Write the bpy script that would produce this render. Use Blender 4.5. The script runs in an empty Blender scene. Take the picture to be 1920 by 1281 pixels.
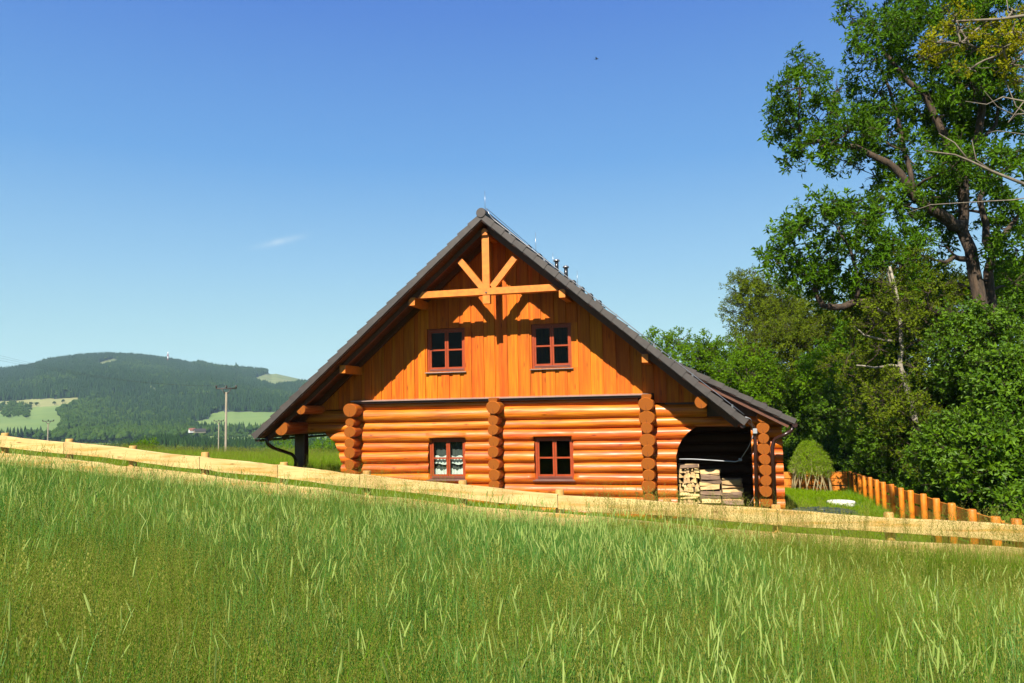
import bpy, math, random
import numpy as np
from mathutils import Vector, Matrix, Euler
random.seed(7)
rs = np.random.RandomState(11)
S = bpy.context.scene
C = S.collection
rad = math.radians

# ------------------------------------------------------------------ camera
FPX = 1500.0
YAW, PITCH, ROLL = rad(14.4), math.atan(128 / 1500), 0.02
CAM = np.array([0, 0, 2.5])
Fv = np.array([-math.sin(YAW) * math.cos(PITCH), math.cos(YAW) * math.cos(PITCH), math.sin(PITCH)])
R0 = np.array([math.cos(YAW), math.sin(YAW), 0.0])
U0 = np.cross(R0, Fv)
cr, sr = math.cos(ROLL), math.sin(ROLL)
Rv, Uv = cr * R0 - sr * U0, sr * R0 + cr * U0
cd = bpy.data.cameras.new('camera')
cd.sensor_width = 36
cd.lens = FPX / 1920 * 36
cd.clip_start = 0.05
cd.clip_end = 20000
co = bpy.data.objects.new('camera', cd)
C.objects.link(co)
co.matrix_world = Matrix(((Rv[0], Uv[0], -Fv[0], CAM[0]), (Rv[1], Uv[1], -Fv[1], CAM[1]), (Rv[2], Uv[2], -Fv[2], CAM[2]), (0, 0, 0, 1)))
S.camera = co

# ------------------------------------------------------------------ light
SUN = Vector((0.075, 1.0, -0.97)).normalized()
sl = bpy.data.lights.new('sun', 'SUN')
sl.energy = 4.9
sl.angle = rad(0.5)
sl.color = (1.0, 0.93, 0.80)
so = bpy.data.objects.new('sun', sl)
C.objects.link(so)
so.rotation_euler = SUN.to_track_quat('-Z', 'Y').to_euler()
W = bpy.data.worlds.new('World')
S.world = W
W.use_nodes = True
wn, wl = W.node_tree.nodes, W.node_tree.links
bg = wn['Background']
sky = wn.new('ShaderNodeTexSky')
sky.sky_type = 'NISHITA'
sky.sun_disc = False
sky.sun_elevation = math.asin(-SUN.z)
sky.sun_rotation = math.atan2(-SUN.x, -SUN.y)
sky.altitude = 300
sky.air_density = 1.0
sky.dust_density = 0.25
sky.ozone_density = 2.2
SKY = 0.088
hs = wn.new('ShaderNodeHueSaturation')
hs.inputs['Saturation'].default_value = 1.12
wl.new(sky.outputs[0], hs.inputs['Color'])
# one thin wisp of cloud
def raydir(px, py):
    d = Fv + Rv * (px - 960) / FPX - Uv * (py - 640.5) / FPX
    return d / np.linalg.norm(d)
tc = wn.new('ShaderNodeTexCoord')
wd = raydir(525, 453)
ax = raydir(565, 444) - raydir(485, 462); ax /= np.linalg.norm(ax)
up = np.cross(wd, ax)
def vdot(v):
    n = wn.new('ShaderNodeVectorMath'); n.operation = 'DOT_PRODUCT'
    wl.new(tc.outputs['Generated'], n.inputs[0]); n.inputs[1].default_value = tuple(v)
    return n.outputs['Value']
def wm(op, a, b=None, c=None):
    n = wn.new('ShaderNodeMath'); n.operation = op
    for i, v in enumerate((a, b, c)):
        if v is None: continue
        if isinstance(v, (int, float)): n.inputs[i].default_value = v
        else: wl.new(v, n.inputs[i])
    return n.outputs[0]
ga = wm('POWER', wm('MULTIPLY', vdot(ax), 1 / 0.022), 2)
gb = wm('POWER', wm('MULTIPLY', vdot(up), 1 / 0.0035), 2)
front = wm('GREATER_THAN', vdot(wd), 0.5)
g = wm('EXPONENT', wm('MULTIPLY', wm('ADD', ga, gb), -1.0))
nz = wn.new('ShaderNodeTexNoise'); nz.inputs['Scale'].default_value = 90; nz.inputs['Detail'].default_value = 4
wl.new(tc.outputs['Generated'], nz.inputs['Vector'])
wf = wm('MULTIPLY', wm('MULTIPLY', g, front), wm('MULTIPLY', nz.outputs['Fac'], 0.62))
sz = wn.new('ShaderNodeSeparateXYZ'); wl.new(tc.outputs['Generated'], sz.inputs[0])
rp_ = wn.new('ShaderNodeValToRGB'); cre = rp_.color_ramp
SKS = [(0.0, (.56, .83, .80)), (0.079, (.49, .80, .825)), (0.178, (.335, .63, .88)), (0.30, (.165, .425, .85)), (0.459, (.098, .262, .76)), (1.0, (.04, .13, .48))]
cre.elements[0].position = 0; cre.elements[0].color = (*SKS[0][1], 1); cre.elements[1].position = 1; cre.elements[1].color = (*SKS[-1][1], 1)
for p_, c_ in SKS[1:-1]:
    e_ = cre.elements.new(p_); e_.color = (*c_, 1)
wl.new(sz.outputs['Z'], rp_.inputs['Fac'])
sc_ = wn.new('ShaderNodeVectorMath'); sc_.operation = 'SCALE'; sc_.inputs['Scale'].default_value = 0.9 / SKY / 2 ** 1.3
wl.new(rp_.outputs[0], sc_.inputs[0])
mb_ = wn.new('ShaderNodeMix'); mb_.data_type = 'RGBA'; mb_.inputs['Factor'].default_value = 0.93
wl.new(hs.outputs[0], mb_.inputs['A']); wl.new(sc_.outputs[0], mb_.inputs['B'])
mx = wn.new('ShaderNodeMix'); mx.data_type = 'RGBA'
wl.new(wf, mx.inputs['Factor']); wl.new(mb_.outputs['Result'], mx.inputs['A'])
mx.inputs['B'].default_value = (3.6, 4.1, 4.3, 1)
wl.new(mx.outputs['Result'], bg.inputs['Color'])
bg.inputs['Strength'].default_value = SKY
S.view_settings.view_transform = 'Standard'
S.view_settings.look = 'None'
EXPO = 1.3
S.view_settings.exposure = EXPO
S.view_settings.gamma = 1.0
S.view_settings.use_curve_mapping = False
S.render.engine = 'CYCLES'
S.cycles.max_bounces = 5
S.cycles.diffuse_bounces = 3
S.cycles.glossy_bounces = 2
S.cycles.transmission_bounces = 3
S.cycles.transparent_max_bounces = 12
S.cycles.volume_bounces = 0

def P(px, py, Y):
    """the point seen at a pixel of the photograph that lies in the plane y = Y"""
    d = Fv + Rv * (px - 960) / FPX - Uv * (py - 640.5) / FPX
    return Vector(CAM + d * (Y / d[1]))
def prj(x, y, z):
    v = np.stack([x - CAM[0], y - CAM[1], z - CAM[2]], -1)
    w = v @ Fv
    w = np.where(w < 1e-3, 1e-3, w)
    return 960 + FPX * (v @ Rv) / w, 640.5 - FPX * (v @ Uv) / w

# ------------------------------------------------------------------ materials
MATS = {}
K = 0.44   # real surfaces are darker than they look in this bright exposure
def kc(c): return tuple(v * K for v in c)
def new_mat(name):
    m = bpy.data.materials.new(name); m.use_nodes = True
    MATS[name] = m
    return m, m.node_tree.nodes, m.node_tree.links, m.node_tree.nodes['Principled BSDF']
def noisy(name, c1, c2, scale=(1, 1, 1), nscale=5.0, detail=6, rough=0.6, bump=0.2, bumpd=0.01, c3=None, spec=0.5, rand=0.12, hue=0.0, coat=0.0, metal=0.0, dirt=None, knots=False, contrast=(0.35, 0.65)):
    c1, c2 = kc(c1), kc(c2)
    if c3: c3 = kc(c3)
    if dirt: dirt = (kc(dirt[0]), dirt[1], dirt[2])
    m, n, l, b = new_mat(name)
    tc = n.new('ShaderNodeTexCoord'); mp = n.new('ShaderNodeMapping'); mp.inputs['Scale'].default_value = scale
    oi = n.new('ShaderNodeObjectInfo')
    ad = n.new('ShaderNodeVectorMath'); ad.operation = 'ADD'
    ml = n.new('ShaderNodeMath'); ml.operation = 'MULTIPLY'; ml.inputs[1].default_value = 37.0
    l.new(oi.outputs['Random'], ml.inputs[0])
    l.new(tc.outputs['Object'], mp.inputs['Vector']); l.new(mp.outputs[0], ad.inputs[0]); l.new(ml.outputs[0], ad.inputs[1])
    t = n.new('ShaderNodeTexNoise'); t.inputs['Scale'].default_value = nscale; t.inputs['Detail'].default_value = detail
    t.inputs['Roughness'].default_value = 0.6
    l.new(ad.outputs[0], t.inputs['Vector'])
    r = n.new('ShaderNodeValToRGB')
    r.color_ramp.elements[0].position = contrast[0]; r.color_ramp.elements[0].color = (*c1, 1)
    r.color_ramp.elements[1].position = contrast[1]; r.color_ramp.elements[1].color = (*c2, 1)
    if c3:
        e = r.color_ramp.elements.new(0.5); e.color = (*c3, 1)
    l.new(t.outputs['Fac'], r.inputs['Fac'])
    out = r.outputs[0]
    if dirt:
        t2 = n.new('ShaderNodeTexNoise'); t2.inputs['Scale'].default_value = dirt[1]; t2.inputs['Detail'].default_value = 5
        l.new(tc.outputs['Object'], t2.inputs['Vector'])
        mr = n.new('ShaderNodeMapRange'); mr.inputs['From Min'].default_value = 0.5; mr.inputs['From Max'].default_value = 0.75
        mr.inputs['To Max'].default_value = dirt[2]
        l.new(t2.outputs['Fac'], mr.inputs['Value'])
        mm = n.new('ShaderNodeMix'); mm.data_type = 'RGBA'; mm.inputs['B'].default_value = (*dirt[0], 1)
        l.new(mr.outputs[0], mm.inputs['Factor']); l.new(out, mm.inputs['A']); out = mm.outputs['Result']
    if knots:
        mpk = n.new('ShaderNodeMapping'); mpk.inputs['Scale'].default_value = knots
        adk = n.new('ShaderNodeVectorMath'); adk.operation = 'ADD'
        l.new(tc.outputs['Object'], mpk.inputs['Vector']); l.new(mpk.outputs[0], adk.inputs[0]); l.new(ml.outputs[0], adk.inputs[1])
        vo = n.new('ShaderNodeTexVoronoi'); vo.inputs['Scale'].default_value = 1.0
        l.new(adk.outputs[0], vo.inputs['Vector'])
        mr = n.new('ShaderNodeMapRange'); mr.inputs['From Min'].default_value = 0.05; mr.inputs['From Max'].default_value = 0.14
        mr.inputs['To Min'].default_value = 0.75; mr.inputs['To Max'].default_value = 0.0
        l.new(vo.outputs['Distance'], mr.inputs['Value'])
        mm = n.new('ShaderNodeMix'); mm.data_type = 'RGBA'; mm.inputs['B'].default_value = (c1[0] * .35, c1[1] * .25, c1[2] * .25, 1)
        l.new(mr.outputs[0], mm.inputs['Factor']); l.new(out, mm.inputs['A']); out = mm.outputs['Result']
    hv = n.new('ShaderNodeHueSaturation')
    mv = n.new('ShaderNodeMapRange'); mv.inputs['To Min'].default_value = 1 - rand; mv.inputs['To Max'].default_value = 1 + rand
    l.new(oi.outputs['Random'], mv.inputs['Value']); l.new(mv.outputs[0], hv.inputs['Value'])
    if hue:
        m2 = n.new('ShaderNodeMath'); m2.operation = 'FRACT'
        m3 = n.new('ShaderNodeMath'); m3.operation = 'MULTIPLY'; m3.inputs[1].default_value = 7.31
        l.new(oi.outputs['Random'], m3.inputs[0]); l.new(m3.outputs[0], m2.inputs[0])
        mh = n.new('ShaderNodeMapRange'); mh.inputs['To Min'].default_value = 0.5 - hue; mh.inputs['To Max'].default_value = 0.5 + hue
        l.new(m2.outputs[0], mh.inputs['Value']); l.new(mh.outputs[0], hv.inputs['Hue'])
    l.new(out, hv.inputs['Color'])
    l.new(hv.outputs[0], b.inputs['Base Color'])
    b.inputs['Roughness'].default_value = rough
    if coat:
        tr_ = n.new('ShaderNodeTexNoise'); tr_.inputs['Scale'].default_value = 3.0; tr_.inputs['Detail'].default_value = 5
        l.new(ad.outputs[0], tr_.inputs['Vector'])
        mq = n.new('ShaderNodeMapRange'); mq.inputs['From Min'].default_value = .35; mq.inputs['From Max'].default_value = .65; mq.inputs['To Min'].default_value = rough - .1; mq.inputs['To Max'].default_value = rough + .3
        l.new(tr_.outputs['Fac'], mq.inputs['Value']); l.new(mq.outputs[0], b.inputs['Roughness'])
    b.inputs['Specular IOR Level'].default_value = spec
    b.inputs['Coat Weight'].default_value = coat
    b.inputs['Coat Roughness'].default_value = 0.25
    b.inputs['Metallic'].default_value = metal
    if bump:
        bp = n.new('ShaderNodeBump'); bp.inputs['Strength'].default_value = bump; bp.inputs['Distance'].default_value = bumpd
        l.new(t.outputs['Fac'], bp.inputs['Height']); l.new(bp.outputs[0], b.inputs['Normal'])
    return m
def foliage(name, c1, c2, trans=0.4, rough=0.45, spec=0.35, hue=0.02, val=0.3):
    c1, c2 = kc(c1), kc(c2)
    m, n, l, b = new_mat(name)
    oi = n.new('ShaderNodeObjectInfo')
    r = n.new('ShaderNodeValToRGB')
    r.color_ramp.elements[0].color = (*c1, 1); r.color_ramp.elements[1].color = (*c2, 1)
    ge = n.new('ShaderNodeNewGeometry')
    mi = n.new('ShaderNodeMath'); mi.operation = 'MULTIPLY_ADD'; mi.inputs[1].default_value = 0.5
    m5 = n.new('ShaderNodeMath'); m5.operation = 'MULTIPLY'; m5.inputs[1].default_value = 0.5
    l.new(oi.outputs['Random'], m5.inputs[0])
    l.new(ge.outputs['Random Per Island'], mi.inputs[0]); l.new(m5.outputs[0], mi.inputs[2])
    l.new(mi.outputs[0], r.inputs['Fac'])
    l.new(r.outputs[0], b.inputs['Base Color'])
    b.inputs['Roughness'].default_value = rough
    b.inputs['Specular IOR Level'].default_value = spec
    tr = n.new('ShaderNodeBsdfTranslucent')
    hv = n.new('ShaderNodeHueSaturation'); hv.inputs['Value'].default_value = 1.5; hv.inputs['Hue'].default_value = 0.485; hv.inputs['Saturation'].default_value = 1.1
    l.new(r.outputs[0], hv.inputs['Color']); l.new(hv.outputs[0], tr.inputs['Color'])
    ms = n.new('ShaderNodeMixShader'); ms.inputs[0].default_value = trans
    l.new(b.outputs[0], ms.inputs[1]); l.new(tr.outputs[0], ms.inputs[2])
    l.new(ms.outputs[0], n['Material Output'].inputs['Surface'])
    return m
LOGC = dict(rough=0.45, spec=0.38, coat=0.13, rand=0.13, hue=0.008)
noisy('log_wood', (0.62, 0.10, 0.002), (1.15, 0.31, 0.010), (0.5, 7, 7), 2.2, c3=(0.95, 0.20, 0.004), bump=0.6, bumpd=0.02, knots=(1.6, 5, 5), **LOGC)
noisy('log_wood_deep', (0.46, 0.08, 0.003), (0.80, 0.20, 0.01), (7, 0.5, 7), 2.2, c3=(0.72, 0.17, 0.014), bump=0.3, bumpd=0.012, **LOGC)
noisy('board_wood', (0.80, 0.155, 0.002), (1.15, 0.30, 0.005), (9, 9, 0.45), 2.4, rough=0.6, spec=0.2, bump=0.25, bumpd=0.006, c3=(1.0, 0.23, 0.003), rand=0.14, hue=0.008, knots=(7, 7, 1.3))
noisy('beam_wood', (1.0, 0.26, 0.008), (1.25, 0.37, 0.015), (4, 4, 4), 2.2, rough=0.5, bump=0.15, bumpd=0.004, rand=0.05)
noisy('crack_dark', (0.12, 0.03, 0.006), (0.2, 0.05, 0.01), rough=.9, bump=0)
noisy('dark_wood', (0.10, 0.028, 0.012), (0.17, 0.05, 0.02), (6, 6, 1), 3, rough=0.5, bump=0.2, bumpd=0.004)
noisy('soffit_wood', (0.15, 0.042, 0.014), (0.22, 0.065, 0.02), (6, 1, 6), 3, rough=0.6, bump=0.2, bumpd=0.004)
noisy('pale_rail', (0.88, 0.49, 0.09), (1.20, 0.88, 0.34), (0.7, 9, 9), 2.0, rough=0.65, bump=0.35, bumpd=0.008, c3=(1.05, 0.74, 0.28), rand=0.05, dirt=((0.62, 0.30, 0.08), 2.3, 0.55), knots=(2.2, 9, 9))
noisy('pale_post', (0.70, 0.34, 0.06), (1.0, 0.58, 0.15), (6, 6, 0.8), 2.0, rough=0.65, bump=0.3, bumpd=0.006, rand=0.07)
noisy('stained_wood', (0.95, 0.25, 0.006), (1.25, 0.42, 0.015), (3, 3, 3), 2.5, rough=0.55, bump=0.3, bumpd=0.006, rand=0.1, dirt=((0.40, 0.08, 0.008), 9, 0.5))
noisy('roof_tile', (0.062, 0.048, 0.041), (0.095, 0.075, 0.064), (1, 1, 1), 6, rough=0.6, bump=0.3, bumpd=0.003, rand=0.1)
noisy('verge_board', (0.30, 0.12, 0.07), (0.42, 0.18, 0.11), (2, 2, 2), 4, rough=0.5, bump=0.1)
noisy('gutter_paint', (0.045, 0.014, 0.010), (0.06, 0.02, 0.014), (1, 1, 1), 3, rough=0.3, bump=0, rand=0.02)
noisy('frame_paint', (0.50, 0.075, 0.018), (0.62, 0.10, 0.025), (2, 2, 2), 3, rough=0.45, spec=0.25, bump=0.05, rand=0.03)
noisy('ledge_metal', (0.50, 0.33, 0.27), (0.62, 0.42, 0.35), (1, 1, 1), 4, rough=0.35, bump=0.05, metal=0.2)
noisy('sill_brown', (0.26, 0.12, 0.10), (0.34, 0.17, 0.13), (1, 1, 1), 4, rough=0.4, bump=0.05)
noisy('zinc', (0.55, 0.56, 0.58), (0.7, 0.7, 0.72), (1, 1, 1), 5, rough=0.3, bump=0.05, metal=0.8)
noisy('cable_grey', (0.55, 0.56, 0.58), (0.66, 0.67, 0.70), (1, 1, 1), 5, rough=0.5, bump=0)
noisy('vent_metal', (0.06, 0.06, 0.065), (0.09, 0.09, 0.095), (1, 1, 1), 5, rough=0.25, bump=0.02, metal=0.6)
noisy('curtain', (1.6, 1.6, 1.5), (1.8, 1.8, 1.7), (20, 1, 1), 2, rough=0.9, bump=0.3, rand=0.02)
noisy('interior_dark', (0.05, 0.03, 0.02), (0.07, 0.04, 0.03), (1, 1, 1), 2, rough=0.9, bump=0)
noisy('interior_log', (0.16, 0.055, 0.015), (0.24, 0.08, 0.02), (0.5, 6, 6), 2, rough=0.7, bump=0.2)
noisy('split_wood', (0.80, 0.50, 0.18), (1.15, 0.84, 0.38), (1.5, 1.5, 8), 3, rough=0.8, bump=0.5, bumpd=0.01, rand=0.2, hue=0.015, dirt=((0.34, 0.16, 0.07), 5, 0.6))
noisy('split_bark', (0.22, 0.12, 0.07), (0.42, 0.27, 0.17), (2, 2, 8), 3, rough=0.85, bump=0.6, bumpd=0.01, rand=0.2)
noisy('concrete', (1.1, 1.08, 0.95), (1.4, 1.36, 1.2), (1, 1, 1), 6, rough=0.8, bump=0.3, bumpd=0.004)
noisy('plinth', (0.10, 0.09, 0.08), (0.16, 0.145, 0.13), (1, 1, 1), 4, rough=0.85, bump=0.4)
noisy('green_lid', (0.05, 0.075, 0.055), (0.08, 0.11, 0.085), (1, 1, 1), 6, rough=0.5, bump=0.1, bumpd=0.002)
noisy('pole_concrete', (0.34, 0.28, 0.19), (0.46, 0.38, 0.26), (1, 1, 0.3), 3, rough=0.8, bump=0.2)
noisy('pole_steel', (0.07, 0.06, 0.05), (0.12, 0.10, 0.09), (1, 1, 1), 3, rough=0.6, bump=0.1)
noisy('red_paint', (0.55, 0.06, 0.04), (0.6, 0.08, 0.05), (1, 1, 1), 3, rough=0.5, bump=0)
noisy('net_grey', (0.14, 0.16, 0.15), (0.22, 0.24, 0.22), (12, 1, 1), 2, rough=.9, bump=0.2)
noisy('white_paint', (1.3, 1.3, 1.25), (1.5, 1.48, 1.45), (1, 1, 1), 3, rough=0.6, bump=0)
noisy('roof_red', (0.30, 0.10, 0.06), (0.42, 0.15, 0.09), (1, 1, 1), 3, rough=0.7, bump=0)
noisy('bark', (0.04, 0.026, 0.015), (0.15, 0.09, 0.048), (3, 3, 0.8), 3.5, rough=0.9, bump=0.9, bumpd=0.06, rand=0.1)
noisy('bark_pale', (0.42, 0.36, 0.26), (0.68, 0.60, 0.46), (3, 3, 1.5), 3, rough=0.85, bump=0.5, bumpd=0.02, rand=0.1, dirt=((0.09, 0.07, 0.05), 6, 0.8))
noisy('bark_mid', (0.20, 0.16, 0.11), (0.46, 0.38, 0.27), (3, 3, 1.5), 3, rough=0.85, bump=0.5, bumpd=0.02)
noisy('willow_rod', (0.42, 0.32, 0.14), (0.62, 0.50, 0.25), (3, 3, 1), 3, rough=0.7, bump=0.2, rand=0.2)
noisy('bird_feather', (0.02, 0.02, 0.022), (0.04, 0.04, 0.042), (3, 3, 3), 6, rough=0.8, bump=0)
noisy('insulator', (0.06, 0.03, 0.02), (0.09, 0.05, 0.03), (1, 1, 1), 3, rough=0.25, bump=0)
foliage('leaf_ash', (0.05, 0.15, 0.002), (0.19, 0.39, 0.006), 0.30, rough=0.6, spec=0.08)
foliage('leaf_olive', (0.1, 0.17, 0.003), (0.29, 0.38, 0.01), 0.30, rough=0.6, spec=0.08)
foliage('leaf_bright', (0.12, 0.3, 0.003), (0.28, 0.5, 0.01), 0.38, rough=0.6, spec=0.08)
foliage('leaf_bush', (0.045, 0.14, 0.002), (0.24, 0.45, 0.01), 0.28, rough=0.5, spec=0.2)
foliage('leaf_yellow', (0.34, 0.36, 0.003), (0.62, 0.6, 0.01), 0.40, rough=0.6, spec=0.08)
foliage('leaf_willow', (0.22, 0.44, 0.003), (0.48, 0.72, 0.01), 0.35, rough=0.6, spec=0.08)
foliage('conifer', (0.014, 0.052, 0.012), (0.042, 0.1, 0.018), 0.05, rough=0.8, spec=0.05)
foliage('conifer_mixed', (0.03, 0.085, 0.01), (0.085, 0.155, 0.016), 0.05, rough=0.8, spec=0.05)
foliage('rye_leaf', (0.07, 0.25, 0.028), (0.34, 0.68, 0.12), 0.40, rough=0.5, spec=0.2)
foliage('rye_ear', (0.4, 0.58, 0.1), (0.66, 0.82, 0.24), 0.25, rough=0.6, spec=0.08)
foliage('fine_stalk', (0.13, 0.37, 0.008), (0.38, 0.7, 0.03), 0.40, rough=0.5, spec=0.2)
foliage('panicle', (0.23, 0.27, 0.025), (0.56, 0.56, 0.11), 0.4, rough=0.6, spec=0.1)
foliage('grass_green', (0.15, 0.4, 0.006), (0.42, 0.76, 0.02), 0.40, rough=0.5, spec=0.2)
foliage('lawn_blade', (0.22, 0.42, 0.003), (0.4, 0.6, 0.01), 0.35, rough=0.6, spec=0.08)
foliage('meadow_blade', (0.22, 0.44, 0.006), (0.45, 0.64, 0.03), 0.36, rough=0.6, spec=0.08)

# log end grain: rings and a drying crack, centred on each log's own axis
m, n, l, b = new_mat('end_grain')
tc_ = n.new('ShaderNodeTexCoord'); sx = n.new('ShaderNodeSeparateXYZ'); l.new(tc_.outputs['Object'], sx.inputs[0])
def M_(op, a, b_=None, c_=None):
    q = n.new('ShaderNodeMath'); q.operation = op
    for i, v in enumerate((a, b_, c_)):
        if v is None: continue
        if isinstance(v, (int, float)): q.inputs[i].default_value = v
        else: l.new(v, q.inputs[i])
    return q.outputs[0]
nt = n.new('ShaderNodeTexNoise'); nt.inputs['Scale'].default_value = 9; l.new(tc_.outputs['Object'], nt.inputs['Vector'])
rr = M_('SQRT', M_('ADD', M_('POWER', sx.outputs['X'], 2), M_('POWER', sx.outputs['Z'], 2)))
ring = M_('SINE', M_('ADD', M_('MULTIPLY', rr, 230), M_('MULTIPLY', nt.outputs['Fac'], 9)))
xx = M_('ADD', sx.outputs['X'], M_('MULTIPLY', M_('SUBTRACT', nt.outputs['Fac'], 0.5), 0.05))
crack = M_('MULTIPLY', M_('LESS_THAN', M_('ABSOLUTE', xx), M_('MULTIPLY', rr, 0.06)), M_('LESS_THAN', sx.outputs['Z'], 0.0))
rp = n.new('ShaderNodeValToRGB')
rp.color_ramp.elements[0].color = (0.17, 0.044, 0.004, 1); rp.color_ramp.elements[1].color = (0.235, 0.068, 0.007, 1)
l.new(M_('MULTIPLY_ADD', ring, 0.5, 0.5), rp.inputs['Fac'])
mm = n.new('ShaderNodeMix'); mm.data_type = 'RGBA'; mm.inputs['B'].default_value = (0.08, 0.025, 0.01, 1)
l.new(M_('MULTIPLY', crack, 0.85), mm.inputs['Factor']); l.new(rp.outputs[0], mm.inputs['A']); l.new(mm.outputs['Result'], b.inputs['Base Color'])
b.inputs['Roughness'].default_value = 0.75; b.inputs['Specular IOR Level'].default_value = 0.12
# glass
m, n, l, b = new_mat('pane_glass')
tb = n.new('ShaderNodeBsdfTransparent'); tb.inputs[0].default_value = (0.82, 0.86, 0.84, 1)
gb_ = n.new('ShaderNodeBsdfGlossy'); gb_.inputs['Roughness'].default_value = 0.02
fr = n.new('ShaderNodeFresnel'); fr.inputs[0].default_value = 1.18
ms = n.new('ShaderNodeMixShader'); l.new(fr.outputs[0], ms.inputs[0]); l.new(tb.outputs[0], ms.inputs[1]); l.new(gb_.outputs[0], ms.inputs[2])
l.new(ms.outputs[0], n['Material Output'].inputs['Surface'])

# ------------------------------------------------------------------ mesh helpers
class MB:
    def __init__(s): s.v = []; s.f = []; s.m = []; s.sm = []
    def add(s, vs, fs, mi=0, smooth=False):
        o = len(s.v); s.v += [tuple(v) for v in vs]
        for f in fs: s.f.append(tuple(i + o for i in f)); s.m.append(mi); s.sm.append(smooth)
    def box(s, x0, x1, y0, y1, z0, z1, mi=0, bev=0.0, M=None):
        if bev > 0:
            b = bev; vs = []
            for z, i in ((z0, b), (z0 + b, 0), (z1 - b, 0), (z1, b)):
                vs += [(x0 + i + b * (i == 0) , y0 + i, z), (x1 - i - b * (i == 0), y0 + i, z), (x1 - i, y0 + i + b * (i == 0), z), (x1 - i, y1 - i - b * (i == 0), z),
                       (x1 - i - b * (i == 0), y1 - i, z), (x0 + i + b * (i == 0), y1 - i, z), (x0 + i, y1 - i - b * (i == 0), z), (x0 + i, y0 + i + b * (i == 0), z)]
            fs = [tuple(range(7, -1, -1)), tuple(range(24, 32))]
            for k in range(3):
                for j in range(8):
                    a = k * 8 + j; c = k * 8 + (j + 1) % 8
                    fs.append((a, c, c + 8, a + 8))
        else:
            vs = [(x0, y0, z0), (x1, y0, z0), (x1, y1, z0), (x0, y1, z0), (x0, y0, z1), (x1, y0, z1), (x1, y1, z1), (x0, y1, z1)]
            fs = [(3, 2, 1, 0), (4, 5, 6, 7), (0, 1, 5, 4), (1, 2, 6, 5), (2, 3, 7, 6), (3, 0, 4, 7)]
        if M is not None: vs = [tuple(M @ Vector(v)) for v in vs]
        s.add(vs, fs, mi)
    def tube(s, pts, rads, n=8, mi=0, caps=True, smooth=True, capmi=None):
        pts = [Vector(p) for p in pts]
        if isinstance(rads, (int, float)): rads = [rads] * len(pts)
        t = (pts[1] - pts[0]).normalized()
        u = t.orthogonal().normalized(); vs = []
        for i, p in enumerate(pts):
            if i == 0: t = (pts[1] - pts[0])
            elif i == len(pts) - 1: t = pts[-1] - pts[-2]
            else: t = pts[i + 1] - pts[i - 1]
            t = t.normalized() if t.length > 1e-9 else Vector((0, 0, 1))
            u = (u - t * u.dot(t))
            u = u.normalized() if u.length > 1e-6 else t.orthogonal().normalized()
            w = t.cross(u)
            for k in range(n):
                a = 2 * math.pi * k / n
                vs.append(p + (u * math.cos(a) + w * math.sin(a)) * rads[i])
        fs = []
        for i in range(len(pts) - 1):
            for k in range(n):
                a = i * n + k; b_ = i * n + (k + 1) % n
                fs.append((a, b_, b_ + n, a + n))
        s.add(vs, fs, mi, smooth)
        if caps:
            cm = mi if capmi is None else capmi
            o = len(s.v) - len(vs)
            s.f.append(tuple(o + k for k in range(n - 1, -1, -1))); s.m.append(cm); s.sm.append(False)
            s.f.append(tuple(o + (len(pts) - 1) * n + k for k in range(n))); s.m.append(cm); s.sm.append(False)
    def build(s, name, mats, parent=None, loc=None, origin=None):
        me = bpy.data.meshes.new(name)
        v = s.v
        if origin is not None: v = [(a[0] - origin[0], a[1] - origin[1], a[2] - origin[2]) for a in v]
        me.from_pydata(v, [], s.f)
        if isinstance(mats, str): mats = [mats]
        for q in mats: me.materials.append(MATS[q])
        me.polygons.foreach_set('material_index', s.m); me.polygons.foreach_set('use_smooth', s.sm)
        me.update()
        o = bpy.data.objects.new(name, me); C.objects.link(o)
        if origin is not None: o.location = origin
        if loc is not None: o.location = loc
        if parent is not None: setparent(o, parent)
        return o
def worldloc(o):
    p = Vector(o.location); q = o.parent
    while q is not None: p = p + Vector(q.location); q = q.parent
    return p
def setparent(o, parent):
    o.parent = parent
    o.location = Vector(o.location) - worldloc(parent)
def empty(name, loc, label=None, cat=None, group=None):
    o = bpy.data.objects.new(name, None); C.objects.link(o); o.location = loc; o.empty_display_size = 0.2
    if label: o['label'] = label
    if cat: o['category'] = cat
    if group: o['group'] = group
    return o
def tag(o, label=None, cat=None, group=None, kind=None):
    if label: o['label'] = label
    if cat: o['category'] = cat
    if group: o['group'] = group
    if kind: o['kind'] = kind
    return o
def vnoise(x, y, s=1.0, seed=0):
    x = np.asarray(x, float) / s + seed * 17.3; y = np.asarray(y, float) / s + seed * 9.1
    return (np.sin(x * 1.7 + 1.3 * np.sin(y * 1.1)) + np.sin(y * 1.9 + 1.7 * np.sin(x * 0.9 + 2)) + np.sin((x + y) * 2.7 + 1) * .6 + np.sin((x - y * .7) * 4.1 + 2) * .4) / 3.0

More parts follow.
